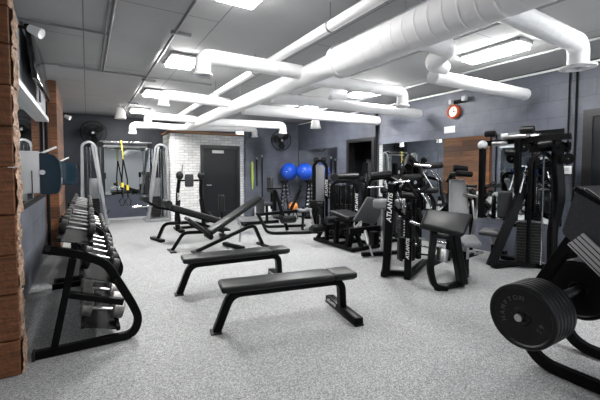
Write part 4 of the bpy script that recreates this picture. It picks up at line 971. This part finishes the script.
# ------------------------------------------------------------------ leg press at far right
t = thing('leg_press', 'large black plate-loaded leg press cut by the right edge of the picture', 'exercise machine', (3.1, 1.1, 0))
RP = (2.82, 1.24, .45)
MB().tube([(2.84, 1.42, .4), (2.82, 1.30, .04), (2.82, .9, .04), (2.82, -.6, .04)], (.07, .075), side=(1, 0, 0), r=.16, n=8).build('base_rail', 'black', t, True)
MB().tube([(3.36, 1.42, .5), (3.34, 1.26, .04), (3.34, .9, .04), (3.34, -.6, .04)], (.07, .075), side=(1, 0, 0), r=.16, n=8).build('base_rail', 'black', t, True)
MB().bar((2.9, -.3, .05), (3.4, -.3, .05), .07).build('base_crossbar', 'black', t, True)
MB().bar((2.98, 1.42, .42), (2.98, 1.10, 1.02), .07, .1, side=(1, 0, 0)).bar((2.86, 1.38, .38), (2.98, 1.42, .42), .07).build('front_upright', 'black', t, True)
MB().bar((3.40, 1.45, .45), (3.40, 1.12, 1.05), .07, .1, side=(1, 0, 0)).build('rear_upright', 'black', t, True)
# foot platform: dark slab with bright treads
def slab(o, ex, ey, w, l, th, nm, mat, bev=.006):
    m = frame_mtx(o, ex, ey); return MB().box((w / 2, l / 2, -th / 2), (w, l, th), bev=bev, mat=m).build(nm, mat, t, True)
ex = V((1, 0, 0)); ey = V((0, -.62, -.78)).normalized()
bd = MB().prism([(1.18, 1.0), (1.10, 1.31), (1.05, 1.33), (.45, .86), (.45, .38)], (1, 0, 0), .06, (2.9, 0, 0), (0, 1, 0), (0, 0, 1), bev=.012); bd.build('side_shield', 'mid_vinyl', t, True)
MB().bar((3.28, 1.11, 1.325), (3.28, .45, .93), .78, .035, side=(0, .5, -.8), bev=.008).build('top_board', 'black', t, True)
dv = V((0, -.76, -.65)); pv = V((0, .65, -.76)); o_ = V((2.885, 1.045, 1.02))
MB().bar(o_ + pv * .06, o_ + pv * .10 + dv * .75, .13, .02, side=(1, 0, 0), bev=.002).build('tread_plate', 'stripe', t, True)
b = MB()
for k in range(4): b.bar(o_ + pv * (.02 + .03 * k), o_ + pv * (.06 + .03 * k) + dv * .75, .006, .026, side=(1, 0, 0), bev=0)
b.build('tread_groove', 'black', t, True)
MB().cyl((2.47, 1.24, .45), (3.0, 1.24, .45), .025).build('plate_peg', 'satin', t, True)
MB().bar((2.93, 1.24, .45), (2.95, 1.33, .6), .07).build('peg_bracket', 'black', t, True)
# weight plates
PR = [(.028, -.02), (.05, -.021), (.055, -.012), (.165, -.012), (.175, -.021), (.19, -.022), (.195, -.014), (.195, .014), (.19, .022), (.175, .021), (.165, .012), (.055, .012), (.05, .021), (.028, .02)]
def plate(x, y, z, lab, grp, face=False):
    t_ = thing('weight_plate', lab, 'weight plate', (x, y, z), group=grp)
    MB().lathe([(r * 1.13, h) for r, h in PR], (0, 0, 0), (1, 0, 0), seg=56, closed=True).build('disc', 'rubber', t_)
    if face:
        mx_ = frame_mtx((-.0135, .0, 0), (0, -1, 0), (0, 0, 1))
        for k, ch in enumerate('HAMPTON'):
            a = math.radians(205 - k * 19); rr = .125
            p = V((-.0145, -math.cos(a) * rr, math.sin(a) * rr)); up = V((0, -math.cos(a), math.sin(a)))
            lettering(ch, .042, t_, frame_mtx(p, up.cross(V((-1, 0, 0))) , up), 'faint', 'letter', 0)
        for k, ch in enumerate('45'):
            a = math.radians(-10 - k * 18); rr = .125
            p = V((-.0145, -math.cos(a) * rr, math.sin(a) * rr)); up = V((0, -math.cos(a), math.sin(a)))
            lettering(ch, .045, t_, frame_mtx(p, up.cross(V((-1, 0, 0))), up), 'faint', 'letter', 0)
    return t_
for k in range(6):
    plate(2.53 + k * .047, 1.24, .45, 'outermost black weight plate with raised lettering on the near peg of the leg press' if k == 0 else 'black weight plate behind the outermost on the near leg press peg', 'plates on the near peg of the leg press' if k else None, k == 0)
for k in range(3):
    plate(3.12 + k * .047, 1.14, .56, 'black weight plate on the inner leg press peg, half hidden by the shield', 'plates on the inner peg of the leg press')
MB().cyl((2.98, 1.14, .56), (3.3, 1.14, .56), .025).cyl((2.88, 1.14, .56), (3.08, 1.14, .56), .03).build('inner_peg', 'satin', t, True)

# separate pieces that came out of one builder into parts of their own
def islands(me):
    par = list(range(len(me.vertices)))
    def f(a):
        while par[a] != a: par[a] = par[par[a]]; a = par[a]
        return a
    for e_ in me.edges:
        a, b_ = f(e_.vertices[0]), f(e_.vertices[1])
        if a != b_: par[a] = b_
    g = {}
    for i in range(len(par)): g.setdefault(f(i), []).append(i)
    return list(g.values())
SPLIT = {'foam_grip', 'upright', 'knob', 'lamp_head', 'end_cap', 'grip', 'handle', 'roller', 'pulley', 'axle_cap', 'guide_rod', 'leg', 'blade', 'press_arm', 'foot_bar', 'foot_plate', 'front_foot', 'slanted_upright', 'base_rail', 'cable', 'post', 'chrome_roller', 'chrome_rail', 'lever_arm', 'rod', 'pad_post', 'rear_upright', 'leg_strap', 'crossbar', 'base_tube', 'hanger_rod', 'yellow_adjuster', 'seat_column', 'foot_peg', 'side_frame', 'inner_peg', 'clock_hands'}
for o in list(bpy.data.objects):
    if o.type != 'MESH' or o.parent is None or o.name.split('.')[0] not in SPLIT: continue
    isl = islands(o.data)
    if len(isl) < 2 or len(isl) > 12: continue
    for k, grp_ in enumerate(isl):
        keep = set(grp_); bm = bmesh.new(); bm.from_mesh(o.data); bm.verts.ensure_lookup_table()
        bmesh.ops.delete(bm, geom=[v_ for v_ in bm.verts if v_.index not in keep], context='VERTS')
        me = bpy.data.meshes.new(o.name.split('.')[0]); bm.to_mesh(me); bm.free()
        for m_ in o.data.materials: me.materials.append(m_)
        n_ = bpy.data.objects.new(o.name.split('.')[0], me); C.objects.link(n_); n_.parent = o.parent; n_.matrix_basis = o.matrix_basis.copy()
    bpy.data.objects.remove(o)

# ------------------------------------------------------------------ world, camera, view
w = bpy.data.worlds.new('world'); bpy.context.scene.world = w; w.use_nodes = True
w.node_tree.nodes['Background'].inputs[0].default_value = (.86, .93, 1, 1); w.node_tree.nodes['Background'].inputs[1].default_value = 6.0
F = 352.
cam = bpy.data.cameras.new('camera'); co = bpy.data.objects.new('camera', cam); C.objects.link(co)
cam.sensor_width = 36; cam.lens = F / 600 * 36; cam.shift_x = 0; cam.shift_y = (185.37 - 200) / 600
cam.clip_start = .05
co.location = (0, 0, H); co.rotation_euler = (math.radians(90 - 2.5), 0, -math.radians(31.1545))
bpy.context.scene.camera = co
vs = bpy.context.scene.view_settings
vs.view_transform = 'Standard'; vs.look = 'None'; vs.gamma = 1; vs.exposure = 0.32
try: vs.use_curve_mapping = False
except Exception: pass
